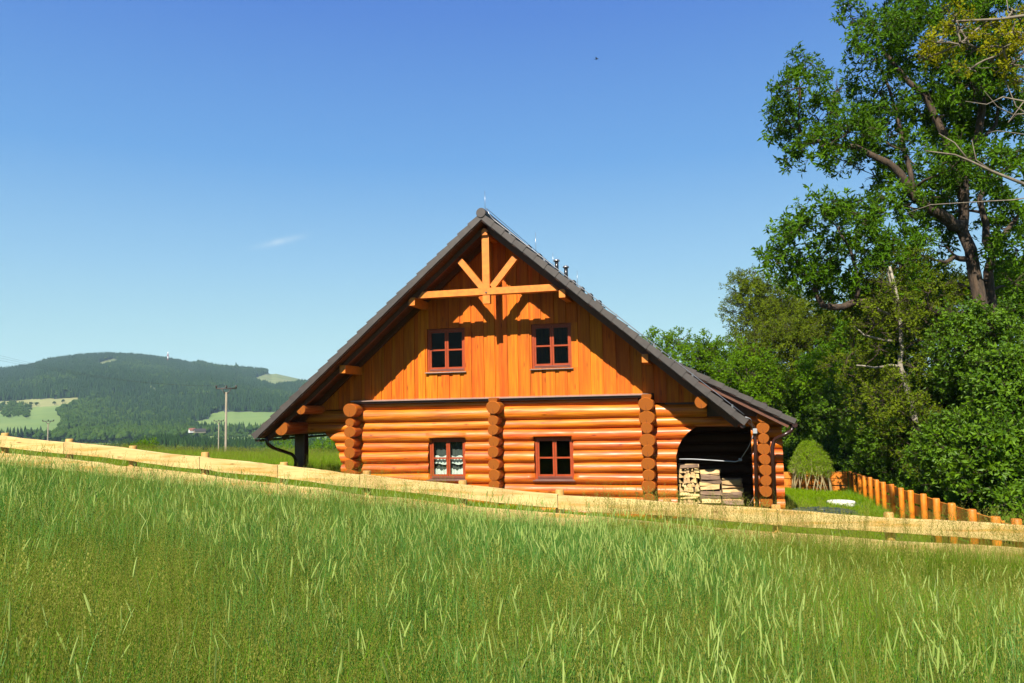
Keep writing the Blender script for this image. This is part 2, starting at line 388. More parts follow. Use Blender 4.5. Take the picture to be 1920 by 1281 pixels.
# ------------------------------------------------------------------ terrain
SKYL = [(-900, 740), (-500, 700), (-200, 705), (0, 688), (60, 680), (82, 671), (150, 662), (200, 659), (250, 661), (310, 668), (370, 679), (440, 684), (500, 690), (512, 699), (570, 712), (700, 735), (900, 752), (1300, 762), (2600, 762)]
def px_az(px):  # azimuth (clockwise from +Y) of an image column near the horizon
    d = Fv + Rv * (px - 960) / FPX - Uv * (720 - 640.5) / FPX
    return math.atan2(d[0], d[1])
azs = [px_az(a) for a, _ in SKYL]
els = []
for a, b_ in SKYL:
    d = Fv + Rv * (a - 960) / FPX - Uv * (b_ - 640.5) / FPX
    els.append(d[2] / math.hypot(d[0], d[1]))
RIDGE = 2500.0
def ground(x, y):
    x = np.asarray(x, float); y = np.asarray(y, float)
    r = np.hypot(x, y); az = np.arctan2(x, y)
    sxp = np.where(x > 0, -0.055, -0.092)
    xs = np.where(x < -11, -11 + (x + 11) * 0.33, x)
    near = 0.85 - 0.047 * np.maximum(y, -20) + sxp * xs
    near = near - np.where(y > 12, (y - 12) * 0.012, 0)
    hx = np.clip(1 - np.maximum(np.abs(x + 4.9) - 5.6, 0) / 1.2, 0, 1) * np.clip((y - 17.2) / 1.6, 0, 1) * np.clip((36 - y) / 3, 0, 1)
    near = near * (1 - hx) + np.minimum(near, -0.22) * hx
    near = near + 0.37 * np.clip((y - 13) / 13, 0, 1) * np.clip((x - .5) / 1.5, 0, 1)
    near = near + 0.05 * vnoise(x, y, 3.0) * np.where((x > 1) & (y > 12), .4, 1)
    t = np.clip((r - 38) / 30, 0, None)
    near = near - np.minimum(t * t * 1.2, 60) - 0.0
    base = np.where(r < 1000, -22.0, -22.0)
    el = np.interp(az, azs, els)
    tall = np.interp(az, [px_az(p) for p in (360, 372, 440, 448, 505, 515, 570, 600)], [12, 3, 3, 12, 12, 1, 1, 12])
    top = 2.5 + el * RIDGE - tall
    k = np.clip((r - 900) / (RIDGE - 900), 0, 1)
    prof = np.where(k < 0.14, k * 0.5, 0.07 + (k - 0.14) * 0.93 / 0.86)
    prof = prof + 0.03 * np.sin(k * 9 + az * 14) * np.clip(k * 4, 0, 1) * np.clip((1 - k) * 4, 0, 1)
    far = base + (top - base) * np.clip(prof, 0, 1) + vnoise(x, y, 170) * 6 * np.clip(k * 6, 0, 1) * np.clip((1 - k) * 5, 0, 1)
    far = np.where(r > RIDGE, far - (r - RIDGE) * 0.12, far)
    w = np.clip((r - 60) / 160, 0, 1); w = w * w * (3 - 2 * w)
    near = np.maximum(near, -22)
    return near * (1 - w) + far * w
rr_ = np.concatenate([np.linspace(0.01, 60, 70), np.geomspace(62, 900, 45), np.linspace(930, 2600, 150), np.linspace(2700, 3300, 6)])
aa_ = np.concatenate([np.linspace(-math.pi, -1.25, 30)[:-1], np.linspace(-1.25, 0.75, 620), np.linspace(0.75, math.pi, 36)[1:]])
RR, AA = np.meshgrid(rr_, aa_, indexing='ij')
X_, Y_ = RR * np.sin(AA), RR * np.cos(AA)
Z_ = ground(X_, Y_)
nr, na = RR.shape
def grid_mesh(name, X, Y, Z, mats, midx):
    nr, na = X.shape
    me = bpy.data.meshes.new(name)
    co_ = np.stack([X, Y, Z], -1).reshape(-1, 3)
    idx = np.arange(nr * na).reshape(nr, na)
    q = np.stack([idx[:-1, :-1], idx[1:, :-1], idx[1:, 1:], idx[:-1, 1:]], -1).reshape(-1, 4)
    me.vertices.add(len(co_)); me.vertices.foreach_set('co', co_.ravel())
    me.loops.add(q.size); me.loops.foreach_set('vertex_index', q.ravel()[::1])
    me.polygons.add(len(q)); me.polygons.foreach_set('loop_start', np.arange(len(q)) * 4)
    me.update(calc_edges=True)
    for q_ in mats: me.materials.append(MATS[q_])
    if midx is not None: me.polygons.foreach_set('material_index', midx.ravel().astype(np.int32))
    me.polygons.foreach_set('use_smooth', np.ones(len(q), bool))
    me.validate(); me.update()
    o = bpy.data.objects.new(name, me); C.objects.link(o)
    return o
def inpoly(px, py, poly):
    c = np.zeros(px.shape, bool); k = len(poly)
    for i in range(k):
        x0, y0 = poly[i]; x1, y1 = poly[(i + 1) % k]
        cond = ((y0 > py) != (y1 > py)) & (px < (x1 - x0) * (py - y0) / ((y1 - y0) + 1e-9) + x0)
        c ^= cond
    return c
MEADOWS = [[(-300, 752), (0, 753), (60, 749), (153, 746), (140, 760), (108, 776), (120, 789), (109, 811), (0, 815), (-300, 820)],
           [(350, 792), (394, 786), (394, 777), (415, 772), (512, 773), (640, 775), (640, 812), (375, 809)]]
CLEAR = [[(368, 679), (415, 681), (443, 684), (440, 693), (400, 688)], [(469, 712), (505, 699), (540, 703), (640, 716), (600, 722), (560, 719), (512, 727)], [(180, 682), (215, 672), (225, 680), (190, 690)], [(272, 722), (285, 724), (300, 741), (292, 742)]]
def cover(x, y, z):   # 0 forest floor, 1 meadow, 2 clearing, 3 dry strip
    r = np.hypot(x, y)
    px, py = prj(x, y, z)
    c = np.zeros(x.shape, int)
    c[r < 950] = 1
    hill = r > 900
    for p in MEADOWS: c[inpoly(px, py, p) & hill] = 1
    up_ = inpoly(px, py, [(-300, 745), (160, 740), (150, 757), (60, 764), (0, 772), (-300, 775)]) & hill & (c == 1)
    c[up_] = 3
    for p in CLEAR: c[inpoly(px, py, p) & hill] = 2
    st = inpoly(px, py, [(-300, 816), (60, 812), (200, 809), (345, 813), (330, 820), (150, 822), (-300, 826)]) & (r > 500)
    c[st] = 3
    c[(r < 120)] = 4
    return c
noisy('forest_floor', (0.015, 0.04, 0.012), (0.03, 0.065, 0.02), (1, 1, 1), 0.05, rough=0.9, bump=0, rand=0)
noisy('far_meadow', (0.18, 0.32, 0.045), (0.29, 0.40, 0.07), (1, 1, 0.2), 0.012, rough=0.9, bump=0, rand=0)
noisy('far_clearing', (0.16, 0.26, 0.05), (0.34, 0.36, 0.10), (1, 1, 1), 0.02, rough=0.9, bump=0, rand=0)
noisy('far_dry', (0.34, 0.38, 0.10), (0.46, 0.44, 0.15), (1, 1, 1), 0.015, rough=0.9, bump=0, rand=0)
noisy('near_ground', (0.04, 0.08, 0.008), (0.10, 0.17, 0.015), (1, 1, 1), 1.5, rough=0.95, bump=0.6, bumpd=0.05, rand=0)
cz = cover((X_[:-1, :-1] + X_[1:, 1:]) / 2, (Y_[:-1, :-1] + Y_[1:, 1:]) / 2, (Z_[:-1, :-1] + Z_[1:, 1:]) / 2)
g_ = grid_mesh('ground', X_, Y_, Z_, ['forest_floor', 'far_meadow', 'far_clearing', 'far_dry', 'near_ground'], cz)
tag(g_, kind='structure')

# ------------------------------------------------------------------ scatter with geometry nodes (for uncountable growth only)
_groups = {}
def variants(key, objs):
    col = bpy.data.collections.new('source_' + key)
    for o in objs: col.objects.link(o)
    ng = bpy.data.node_groups.new('scatter_' + key, 'GeometryNodeTree')
    ng.interface.new_socket('Geometry', in_out='INPUT', socket_type='NodeSocketGeometry')
    ng.interface.new_socket('Geometry', in_out='OUTPUT', socket_type='NodeSocketGeometry')
    N, L = ng.nodes, ng.links
    gi, go = N.new('NodeGroupInput'), N.new('NodeGroupOutput')
    ci = N.new('GeometryNodeCollectionInfo'); ci.inputs['Collection'].default_value = col
    ci.inputs['Separate Children'].default_value = True; ci.inputs['Reset Children'].default_value = True
    ip = N.new('GeometryNodeInstanceOnPoints'); ip.inputs['Pick Instance'].default_value = True
    def attr(nm, ty):
        a = N.new('GeometryNodeInputNamedAttribute'); a.data_type = ty; a.inputs['Name'].default_value = nm
        return a.outputs['Attribute']
    er = N.new('FunctionNodeEulerToRotation')
    L.new(attr('rot', 'FLOAT_VECTOR'), er.inputs[0]); L.new(er.outputs[0], ip.inputs['Rotation'])
    L.new(attr('scl', 'FLOAT_VECTOR'), ip.inputs['Scale']); L.new(attr('var', 'INT'), ip.inputs['Instance Index'])
    L.new(gi.outputs[0], ip.inputs['Points']); L.new(ci.outputs[0], ip.inputs['Instance']); L.new(ip.outputs[0], go.inputs[0])
    _groups[key] = (ng, len(objs))
def scatter(name, key, pts, rot, scl, parent=None, origin=(0, 0, 0), mat=None):
    ng, nv = _groups[key]
    pts = np.asarray(pts, float) - np.asarray(origin)
    me = bpy.data.meshes.new(name)
    me.vertices.add(len(pts)); me.vertices.foreach_set('co', pts.ravel())
    a = me.attributes.new('rot', 'FLOAT_VECTOR', 'POINT'); a.data.foreach_set('vector', np.asarray(rot, float).ravel())
    scl = np.asarray(scl, float)
    if scl.ndim == 1: scl = np.repeat(scl[:, None], 3, 1)
    a = me.attributes.new('scl', 'FLOAT_VECTOR', 'POINT'); a.data.foreach_set('vector', scl.ravel())
    a = me.attributes.new('var', 'INT', 'POINT'); a.data.foreach_set('value', rs.randint(0, nv, len(pts)).astype(np.int32))
    o = bpy.data.objects.new(name, me); C.objects.link(o); o.location = origin
    o['kind'] = 'stuff'
    md = o.modifiers.new('growth', 'NODES'); md.node_group = ng
    if parent is not None: setparent(o, parent)
    return o
def src(name, mb, mats):
    me = bpy.data.meshes.new(name); me.from_pydata(mb.v, [], mb.f)
    for q in ([mats] if isinstance(mats, str) else mats): me.materials.append(MATS[q])
    me.polygons.foreach_set('material_index', mb.m); me.polygons.foreach_set('use_smooth', mb.sm); me.update()
    return bpy.data.objects.new(name, me)

# leaf sprays
def spray(n, L, lw, ll, droop=0.2, seed=0):
    R = random.Random(seed); mb = MB()
    tips = []
    nb = 3
    for b_ in range(nb):
        d = Vector((R.uniform(-.7, .7), R.uniform(-.7, .7), 1)).normalized()
        mb.tube([(0, 0, 0), d * L * .5 + Vector((0, 0, .02)), d * L], [.006, .004, .002], 3, 1, caps=False)
        for i in range(n // nb):
            t = R.uniform(0.25, 1.05); tips.append((d * L * t, d))
    for p, d in tips:
        o = Vector((R.gauss(0, 1), R.gauss(0, 1), R.gauss(0, .7) + .2)).normalized()
        dirv = (o + d * .4).normalized(); dirv.z -= droop * R.random(); dirv.normalize()
        nn = Vector((R.gauss(0, .6), R.gauss(0, .6), 1)).normalized()
        sd = dirv.cross(nn)
        if sd.length < .1: continue
        sd.normalize(); nn = sd.cross(dirv)
        l_ = ll * R.uniform(.6, 1.2); w_ = lw * R.uniform(.7, 1.2)
        a = p + o * .02
        mb.add([a, a + dirv * l_ * .45 + sd * w_ * .5 + nn * l_ * .06, a + dirv * l_ - nn * l_ * .1, a + dirv * l_ * .45 - sd * w_ * .5 + nn * l_ * .06, ], [(0, 1, 2, 3)], 0)
    return mb
for key, leaf, bk, n_, L_, lw, ll in (('ash', 'leaf_ash', 'bark', 36, .42, .068, .185), ('olive', 'leaf_olive', 'bark', 36, .40, .05, .09), ('bright', 'leaf_bright', 'bark', 33, .42, .07, .13),
                                   ('bush', 'leaf_bush', 'bark', 36, .34, .06, .112), ('yellow', 'leaf_yellow', 'bark', 30, .3, .045, .09), ('willow', 'leaf_willow', 'willow_rod', 30, .34, .018, .11)):
    variants(key, [src('%s_spray' % key, spray(n_, L_, lw, ll, seed=k * 7 + len(key)), [leaf, bk]) for k in range(4)])

def wob(a, b_, k, amt, R):
    a, b_ = Vector(a), Vector(b_); L = (b_ - a).length; out = []
    for i in range(k + 1):
        t = i / k; s = math.sin(t * math.pi) * L * amt
        out.append(a.lerp(b_, t) + Vector((R.uniform(-1, 1), R.uniform(-1, 1), R.uniform(-.6, .9))) * s)
    return out
def taper_tube(mb, pts, r0, r1, n=8, mi=0):
    k = len(pts) - 1
    mb.tube(pts, [r0 + (r1 - r0) * (i / k) ** .9 for i in range(k + 1)], n, mi)
def make_tree(label, base, limbs, blobs, key, bark, dens=26, cat='tree', name='tree', twigs=6, seed=1, group=None, spray_s=1.0, bare=(), twigbark=None):
    """limbs: list of (polyline, r0, r1); blobs: (centre, radius)"""
    R = random.Random(seed)
    root = empty(name, base, label, cat, group)
    tr = MB(); sk = []
    for pts, r0, r1 in limbs:
        fine = []
        for i in range(len(pts) - 1):
            a, b_ = Vector(pts[i]), Vector(pts[i + 1]); k = max(2, int((b_ - a).length / 0.7))
            for j in range(k):
                q = a.lerp(b_, j / k)
                if i + j > 0: q = q + Vector((R.uniform(-1, 1), R.uniform(-1, 1), R.uniform(-1, 1))) * min(r0, .25) * .35
                fine.append(q)
        fine.append(Vector(pts[-1]))
        taper_tube(tr, fine, r0, r1, 10 if r0 > .1 else 6)
        for i, q in enumerate(fine): sk.append((q, r0 + (r1 - r0) * i / len(fine)))
    tr.build('trunk', bark, root)
    br = MB(); P_ = []; RT = []; SC = []
    for c, r in blobs:
        c = Vector(c)
        best = min(sk, key=lambda s_: (s_[0] - c).length + (0.6 * max(0, s_[0].z - c.z + .3)) * 1.5)
        L = (best[0] - c).length
        if L > .3:
            pts = wob(best[0], c, 4, .07, R)
            taper_tube(br, pts, min(best[1] * .6, .02 + L * .022), .018, 5)
        for t in range(twigs):
            d = Vector((R.gauss(0, 1), R.gauss(0, 1), R.gauss(0, .8) + .15)).normalized() * r * R.uniform(.7, 1.05)
            pts = wob(c, c + d, 3, .1, R)
            taper_tube(br, pts, .018, .005, 4)
            sk.append((c + d * .3, .02))
        k = int(dens * r * r * 4) + 4
        g = rs.normal(size=(k, 3)); g /= np.linalg.norm(g, axis=1)[:, None]
        rad_ = r * (0.35 + 0.75 * rs.rand(k) ** .7)
        # thin some directions so that sky gaps stay open
        ph = rs.rand(3) * 6
        keep = (np.sin(g[:, 0] * 4 + ph[0]) + np.sin(g[:, 1] * 4 + ph[1]) + np.sin(g[:, 2] * 5 + ph[2])) > -0.9 + rs.rand(k) * .6
        g = g[keep]; rad_ = rad_[keep]
        pp = np.array(c) + g * rad_[:, None] * np.array([1, 1, .82])
        P_.append(pp)
        for i in range(len(pp)):
            gg = g[i]
            d = Vector((gg[0] + R.gauss(0, .5), gg[1] + R.gauss(0, .5), gg[2] * .6 + .25 + R.gauss(0, .4)))
            e = d.to_track_quat('Z', 'Y').to_euler()
            e2 = (e.to_matrix() @ Euler((0, 0, R.uniform(0, 6.28))).to_matrix()).to_euler()
            RT.append(tuple(e2)); SC.append(R.uniform(.65, 1.25) * spray_s)
    for pts, r0, r1 in bare:
        taper_tube(br, [Vector(q) for q in pts], r0, r1, 5)
    if br.v: 
        o = br.build('branches', twigbark or bark, root); o['kind'] = 'stuff'
    if P_:
        scatter('crown', key, np.concatenate(P_), RT, SC, root, tuple(base))
    return root
#@@GROWTH_END

# ------------------------------------------------------------------ log house
YF = 20.0
HX = -5.55
house = empty('log_house', (HX, 22, -0.2), 'orange log house with board gable, dark tiled roof and open woodshed arch', 'log house')
def part(mb, name, mats, origin=None, parent=house, label=None):
    o = mb.build(name, mats, parent, origin=origin)
    if label: o['label'] = label
    return o
ZB = [-0.26, 0.02, 0.30, 0.60, 0.87, 1.14, 1.45, 1.70, 2.0, 2.24, 2.57, 2.76]
def arch_left(z):   # left edge of the woodshed arch
    pts = [(-1, -1.07), (1.30, -1.07), (1.50, -1.02), (1.70, -0.92), (1.88, -0.76), (2.0, -0.58), (2.08, -0.38), (2.14, -0.10), (2.17, .25)]
    return float(np.interp(z, [p[0] for p in pts], [p[1] for p in pts]))
def bracket_left(z):
    pts = [(-1, -9.98), (1.25, -9.98), (1.45, -10.06), (1.62, -10.12), (1.80, -10.26), (2.0, -10.48), (2.06, -10.9)]
    return float(np.interp(z, [p[0] for p in pts], [p[1] for p in pts]))
def wall_log(x0f, x1f, z0, z1, yc=YF + 0.12, mats=('log_wood', 'end_grain'), tapL=True, tapR=True, seed=0, parent=house, n=18, notch=()):
    """one log lying along X; x0f / x1f give the end as a function of height"""
    R = random.Random(seed); mb = MB()
    zc = (z0 + z1) / 2; h = (z1 - z0) * 0.535
    x0, x1 = x0f(zc), x1f(zc); L = x1 - x0
    k = max(4, int(L / .3)); ph = R.uniform(0, 6)
    ts = [0, .06 / L, .14 / L, .24 / L] + [.24 / L + (1 - .48 / L) * i / k for i in range(1, k)] + [1 - .24 / L, 1 - .14 / L, 1 - .06 / L, 1] if L > .7 else [i / 4 for i in range(5)]
    for (na_, nb_, _, _) in notch:
        for e_ in (na_ - .002, na_ + .002, nb_ - .002, nb_ + .002):
            if x0 < e_ < x1: ts.append((e_ - x0) / L)
    ts = sorted(ts)
    rings = []
    for t in ts:
        u = t * L
        s = 1.0
        if L > .7:
            if tapL and u < .24: s *= 0.86 + 0.14 * math.sin(u / .24 * math.pi / 2)
            if tapR and L - u < .24: s *= 0.86 + 0.14 * math.sin((L - u) / .24 * math.pi / 2)
        s *= 1 + .025 * math.sin(u * 1.1 + ph) + .014 * math.sin(u * 3.3 + ph * 2) + R.uniform(-.008, .008)
        dz = .014 * math.sin(u * .7 + ph * 1.7)
        ring = []
        for j in range(n):
            a = 2 * math.pi * j / n
            z = zc + dz + h * s * math.sin(a); y = yc - h * 1.04 * s * math.cos(a)
            xa, xb = x0f(z), x1f(z)
            edge = .012 if t in (0, 1) else 0
            zz = zc + (z - zc) * (1 - edge * 3)
            for (na_, nb_, zl, zh) in notch:
                if na_ < x0 + u < nb_: zz = min(max(zz, zl), zh)
            ring.append((xa + (xb - xa) * t, y, zz))
        rings.append(ring)
    vs = [v for r in rings for v in r]; fs = []
    for i in range(len(rings) - 1):
        for j in range(n):
            a = i * n + j; b_ = i * n + (j + 1) % n
            fs.append((a, a + n, b_ + n, b_))
    mb.add(vs, fs, 0, True)
    mb.add(rings[0], [tuple(range(n))], 1); mb.add(rings[-1], [tuple(range(n - 1, -1, -1))], 1)
    return part(mb, 'log', list(mats), origin=((x0 + x1) / 2, yc, zc), parent=parent)
cst = lambda v: (lambda z: v)
WLO = [(-7.47, -6.45), (-4.61, -3.60)]
SIDE_R = 1.40
for k in range(len(ZB) - 1):
    z0, z1 = ZB[k], ZB[k + 1]; zc = (z0 + z1) / 2
    right_end = SIDE_R if zc < 2.3 else (-.3 if zc < 2.6 else -1.95)
    left = bracket_left if zc < 2.04 else cst(-11.05 if zc < 2.6 else -9.4)
    breaks = []
    if .72 < zc < 1.80 and z0 > .72: breaks += [(cst(a), cst(b_)) for a, b_ in WLO]
    if zc < 2.12: breaks.append((arch_left, cst(0.70)))
    cur = left; segs = []
    for a, b_ in breaks: segs.append((cur, a)); cur = b_
    segs.append((cur, cst(right_end)))
    # logs butt against the cross walls' corner columns
    out = []
    for a, b_ in segs:
        lo = a; 
        for xc in (-5.57,):
            if a(zc) < xc - .3 and b_(zc) > xc + .3:
                out.append((lo, cst(xc))); lo = cst(xc)
        out.append((lo, b_))
    for i, (a, b_) in enumerate(out):
        if b_(zc) - a(zc) < .12: continue
        nt_ = [(wa, wb, 1.80, 9) for wa, wb in WLO] if z0 < 1.80 < z1 + .01 and zc > 1.8 else ([(wa, wb, -9, .705) for wa, wb in WLO] if z0 < .72 < z1 else [])
        lg = wall_log(a, b_, z0, z1, tapL=False, tapR=False, seed=k * 10 + i, notch=nt_)
        Lr = b_(zc) - a(zc)
        if Lr > 1.2:
            Rk = random.Random(k * 31 + i)
            for _ in range(Rk.choice([1, 2, 3])):
                u0 = a(zc) + Rk.uniform(.1, Lr * .6); ln = min(Rk.uniform(.5, 2.0), b_(zc) - u0 - .08); an = Rk.uniform(-.45, .35)
                hh = (z1 - z0) * .535; m1 = MB(); vs = []; ns = 8
                for q_ in range(ns + 1):
                    t = q_ / ns; aa = an + .12 * t + Rk.uniform(-.015, .015); wv = .012 * math.sin(math.pi * t) + .001
                    for s_ in (-1, 1):
                        a2 = aa + s_ * wv; vs.append((u0 + ln * t, YF + .12 - (hh * 1.04 * 1.045) * math.cos(a2), zc + hh * 1.045 * math.sin(a2)))
                m1.add(vs, [(2 * q_, 2 * q_ + 2, 2 * q_ + 3, 2 * q_ + 1) for q_ in range(ns)], 0)
                if not any(wa - .1 < u0 + ln and u0 < wb + .1 for wa, wb in WLO): part(m1, 'drying_crack', 'crack_dark', origin=(u0, YF, zc), parent=lg)
# corner logs of the cross walls, running back into the house
def cross_log(x, z, r, y0, y1, seed, squash=1.0, flat=0.0, name='corner_log', n=20, taper=True, kind=0):
    R = random.Random(seed); mb = MB(); ph = R.uniform(0, 6)
    ys = [y0, y0 + .012, y0 + .12, y0 + .25, y0 + .42, y0 + .55] + [y0 + .55 + (y1 - y0 - .55) * i / 3 for i in range(1, 4)]
    rings = []
    for i, y in enumerate(ys):
        s = [.94, 1.0, 1.01, 1.05, 1.03, 1.0][min(i, 5)]
        ring = []
        for j in range(n):
            a = 2 * math.pi * j / n
            rr2 = r * s * (1 + .03 * math.sin(2 * a + ph) + .02 * math.sin(3 * a + ph * 2))
            px_, pz_ = rr2 * math.cos(a), rr2 * squash * math.sin(a)
            if kind == 1: pz_ = min(pz_, r * .45)        # sawn flat on top
            if kind == 2: pz_ = max(pz_, -r * .5)
            ring.append((x + px_, y, z + pz_))
        rings.append(ring)
    vs = [v for q in rings for v in q]; fs = []
    for i in range(len(rings) - 1):
        for j in range(n):
            a = i * n + j; b_ = i * n + (j + 1) % n
            fs.append((a, b_, b_ + n, a + n))
    mb.add(vs, fs, 0, True); mb.add(rings[0], [tuple(range(n - 1, -1, -1))], 1)
    o = part(mb, name, ['log_wood_deep', 'end_grain'], origin=(x, y0, z))
    return o
RC = {-9.53: [.15, .145, .15, .145, .165, .145, .165, .14, .165, .125, .20, 0], -5.57: [.14, .15, .15, .15, .15, .15, .15, .14, .14, .135, .185, .12], -1.72: [.15, .15, .14, .17, .145, .165, .15, .185, .14, .19, .185, .12], 0.97: [.13, .14, .13, .14, .13, .145, .125, .145, .125, .14, 0, 0]}
for xi, (xc, rl) in enumerate(RC.items()):
    for k, r in enumerate(rl):
        if not r: continue
        z = ZB[k]
        if k == 11: z = ZB[11] + .0
        if xc == 0.97:
            z = 0.26 + k * 0.243
        if xc == 0.97 and k > 8: continue
        kind = 1 if (k == 11 or (k == 0 and xc == .97)) else 0
        yend = 31.5 if xc in (-9.53, -1.72) or xc == .97 else 21.0
        cross_log(xc + random.uniform(-.012, .012), z, r, YF - 0.42 + (.045 if k == 11 else .009 * (k % 2) + random.uniform(0, .006)), yend, xi * 20 + k, 0.96 if r < .16 else 0.9, kind=kind)
# plinth, floor and inner partitions
mb = MB(); mb.box(-9.7, 1.35, YF - .05, 31.4, -1.6, -0.22); part(mb, 'plinth', 'plinth')
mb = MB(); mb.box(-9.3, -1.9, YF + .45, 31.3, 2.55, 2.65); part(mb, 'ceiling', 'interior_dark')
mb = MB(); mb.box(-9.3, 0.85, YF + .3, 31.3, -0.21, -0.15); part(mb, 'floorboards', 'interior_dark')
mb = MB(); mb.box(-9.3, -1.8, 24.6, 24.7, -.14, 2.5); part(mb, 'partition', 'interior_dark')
mb = MB(); mb.box(-11.0, 0.9, 31.3, 31.45, -.2, 2.6); mb.add([(-11, 31.4, 2.6), (-.2, 31.4, 2.6), (-5.55, 31.4, 7.1)], [(0, 1, 2)]); part(mb, 'rear_wall', 'board_wood')
# woodshed back wall of logs
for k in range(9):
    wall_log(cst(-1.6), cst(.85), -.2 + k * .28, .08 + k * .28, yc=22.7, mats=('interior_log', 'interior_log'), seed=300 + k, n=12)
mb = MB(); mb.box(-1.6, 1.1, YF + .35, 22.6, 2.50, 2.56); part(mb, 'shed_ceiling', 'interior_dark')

# --- roof geometry
YV = YF - 1.25                       # verge plane
YT_ = YF - .98
APX, APZ = HX + 0.02, 7.40
SL = math.tan(rad(40.5)); CS, SN = math.cos(rad(40.5)), math.sin(rad(40.5))
XL, XR = -11.86, 0.58
def roof_z(x): return APZ - abs(x - APX) * SL      # top of the tiles
YB = 32.4
for sgn, xe in ((-1, XL), (1, XR)):
    # deck with its lining
    mb = MB()
    t0, t1 = 0.21, 0.25
    L = abs(xe - APX) / CS
    def pt(u, d, y):   # u along slope, d depth below the tile line
        return (APX + sgn * (u * CS - 0) - sgn * d * SN * 1.0, y, APZ - u * SN - d * CS)
    def slab(mb, u0, u1, d0, d1, y0, y1, mi=0):
        vs = [pt(u0, d0, y0), pt(u1, d0, y0), pt(u1, d1, y0), pt(u0, d1, y0), pt(u0, d0, y1), pt(u1, d0, y1), pt(u1, d1, y1), pt(u0, d1, y1)]
        mb.add(vs, [(0, 1, 2, 3), (7, 6, 5, 4), (0, 4, 5, 1), (1, 5, 6, 2), (2, 6, 7, 3), (3, 7, 4, 0)], mi)
    # lining boards seen from below the overhang: long boards running back
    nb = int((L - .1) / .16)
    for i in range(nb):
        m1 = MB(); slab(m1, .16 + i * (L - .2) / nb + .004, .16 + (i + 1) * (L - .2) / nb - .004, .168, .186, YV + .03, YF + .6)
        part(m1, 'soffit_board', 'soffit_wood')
    mb = MB(); slab(mb, .10, L - .03, .09, .165, YV + .05, YB); part(mb, 'roof_deck', 'dark_wood')
    # verge board: the thin pale line below the tiles
    mb = MB(); slab(mb, .14, L - .02, .138, .165, YV - .012, YV + .05); part(mb, 'verge_board', 'verge_board')
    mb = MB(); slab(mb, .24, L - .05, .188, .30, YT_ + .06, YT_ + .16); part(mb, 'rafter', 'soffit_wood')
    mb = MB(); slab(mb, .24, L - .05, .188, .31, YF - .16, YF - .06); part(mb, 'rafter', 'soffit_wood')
    # verge tiles, one by one
    n_t = 23; pitch_t = (L - .06) / n_t
    ymid = (YV - .03)
    for i in range(n_t):
        m1 = MB()
        u0, u1 = .06 + i * pitch_t, .06 + (i + 1) * pitch_t + .035
        jit = random.uniform(-.004, .004)
        dt0, dt1 = .010 + jit, -.024 + jit         # tail lifted over the next tile
        th = .014
        y0 = ymid - .012 * (1 if True else 0) - random.uniform(0, .004)
        def q(u, d, y): return pt(u, d, y)
        # side apron (front), wedge-like so that each laps the next
        vs = [q(u0, dt0, y0), q(u1, dt1, y0 - .012), q(u1, dt1 + .172, y0 - .012), q(u0, dt0 + .128, y0), q(u0, dt0, y0 + th), q(u1, dt1, y0 - .012 + th), q(u1, dt1 + .172, y0 - .012 + th), q(u0, dt0 + .128, y0 + th)]
        F8 = [(0, 1, 2, 3), (7, 6, 5, 4), (0, 4, 5, 1), (1, 5, 6, 2), (2, 6, 7, 3), (3, 7, 4, 0)]
        m1.add(vs, F8)
        vs = [q(u0, dt0, y0), q(u1, dt1, y0 - .012), q(u1, dt1 + .02, y0 - .012), q(u0, dt0 + .02, y0), q(u0, dt0, y0 + .26), q(u1, dt1, y0 + .26), q(u1, dt1 + .02, y0 + .26), q(u0, dt0 + .02, y0 + .26)]
        m1.add([(a, b_, c - .0008) for a, b_, c in vs], F8)
        c0 = Vector(q((u0 + u1) / 2, .05, y0))
        part(m1, 'verge_tile', 'roof_tile', origin=tuple(c0))
    # the tiled field behind: lapped courses, only seen from aside
    mb = MB()
    for i in range(n_t):
        u0, u1 = .06 + i * pitch_t, .06 + (i + 1) * pitch_t + .035
        for y in np.arange(YV + .27, YB, .30):
            slab_v = [pt(u0, .035, y), pt(u1, .0, y), pt(u1, .028, y), pt(u0, .06, y), pt(u0, .035, y + .295), pt(u1, .0, y + .295), pt(u1, .028, y + .295), pt(u0, .06, y + .295)]
            slab_v = [slab_v[0], slab_v[1], slab_v[2], slab_v[3], slab_v[4], slab_v[5], slab_v[6], slab_v[7]]
            if sgn > 0 and y > YF - 1.0 + 0.3 and i > 15: continue
            mb.add(slab_v, [(0, 1, 2, 3), (7, 6, 5, 4), (0, 4, 5, 1), (1, 5, 6, 2), (2, 6, 7, 3)])
    o = part(mb, 'roof_tiles', 'roof_tile'); o['kind'] = 'stuff'
    # gutter
    mb = MB(); g0 = pt(L + .02, .16, 0); rG = .065
    vs = []; ys_ = [YV + .02, (YF - .35) if sgn > 0 else YB]
    prof = [(g0[0] + rG * math.cos(a), g0[2] + rG * math.sin(a)) for a in np.linspace(math.pi, 2 * math.pi, 9)]
    for y in ys_: vs += [(a, y, c) for a, c in prof]
    for y in ys_: vs += [(g0[0] + (a - g0[0]) * .9, y, g0[2] + (c - g0[2]) * .9 + .001) for a, c in prof]
    fs = [(i, i + 1, i + 10, i + 9) for i in range(8)] + [(i + 18, i + 27, i + 28, i + 19) for i in range(8)]
    fs += [(0, 9, 27, 18), (8, 26, 35, 17)] + [tuple(range(8, -1, -1)), tuple(range(9, 18))]
    mb.add(vs, fs, 0); part(mb, 'gutter', 'gutter_paint')
# ridge cap with round end disc
mb = MB()
c = (APX, APZ + .00)
mb.tube([(c[0], YV - .07, c[1] - .02), (c[0], YV - .055, c[1] - .02), (c[0], YV - .02, c[1] - .02), (c[0], YB, c[1] - .02)], [.115, .125, .125, .125], 24)
part(mb, 'ridge_cap', 'roof_tile')
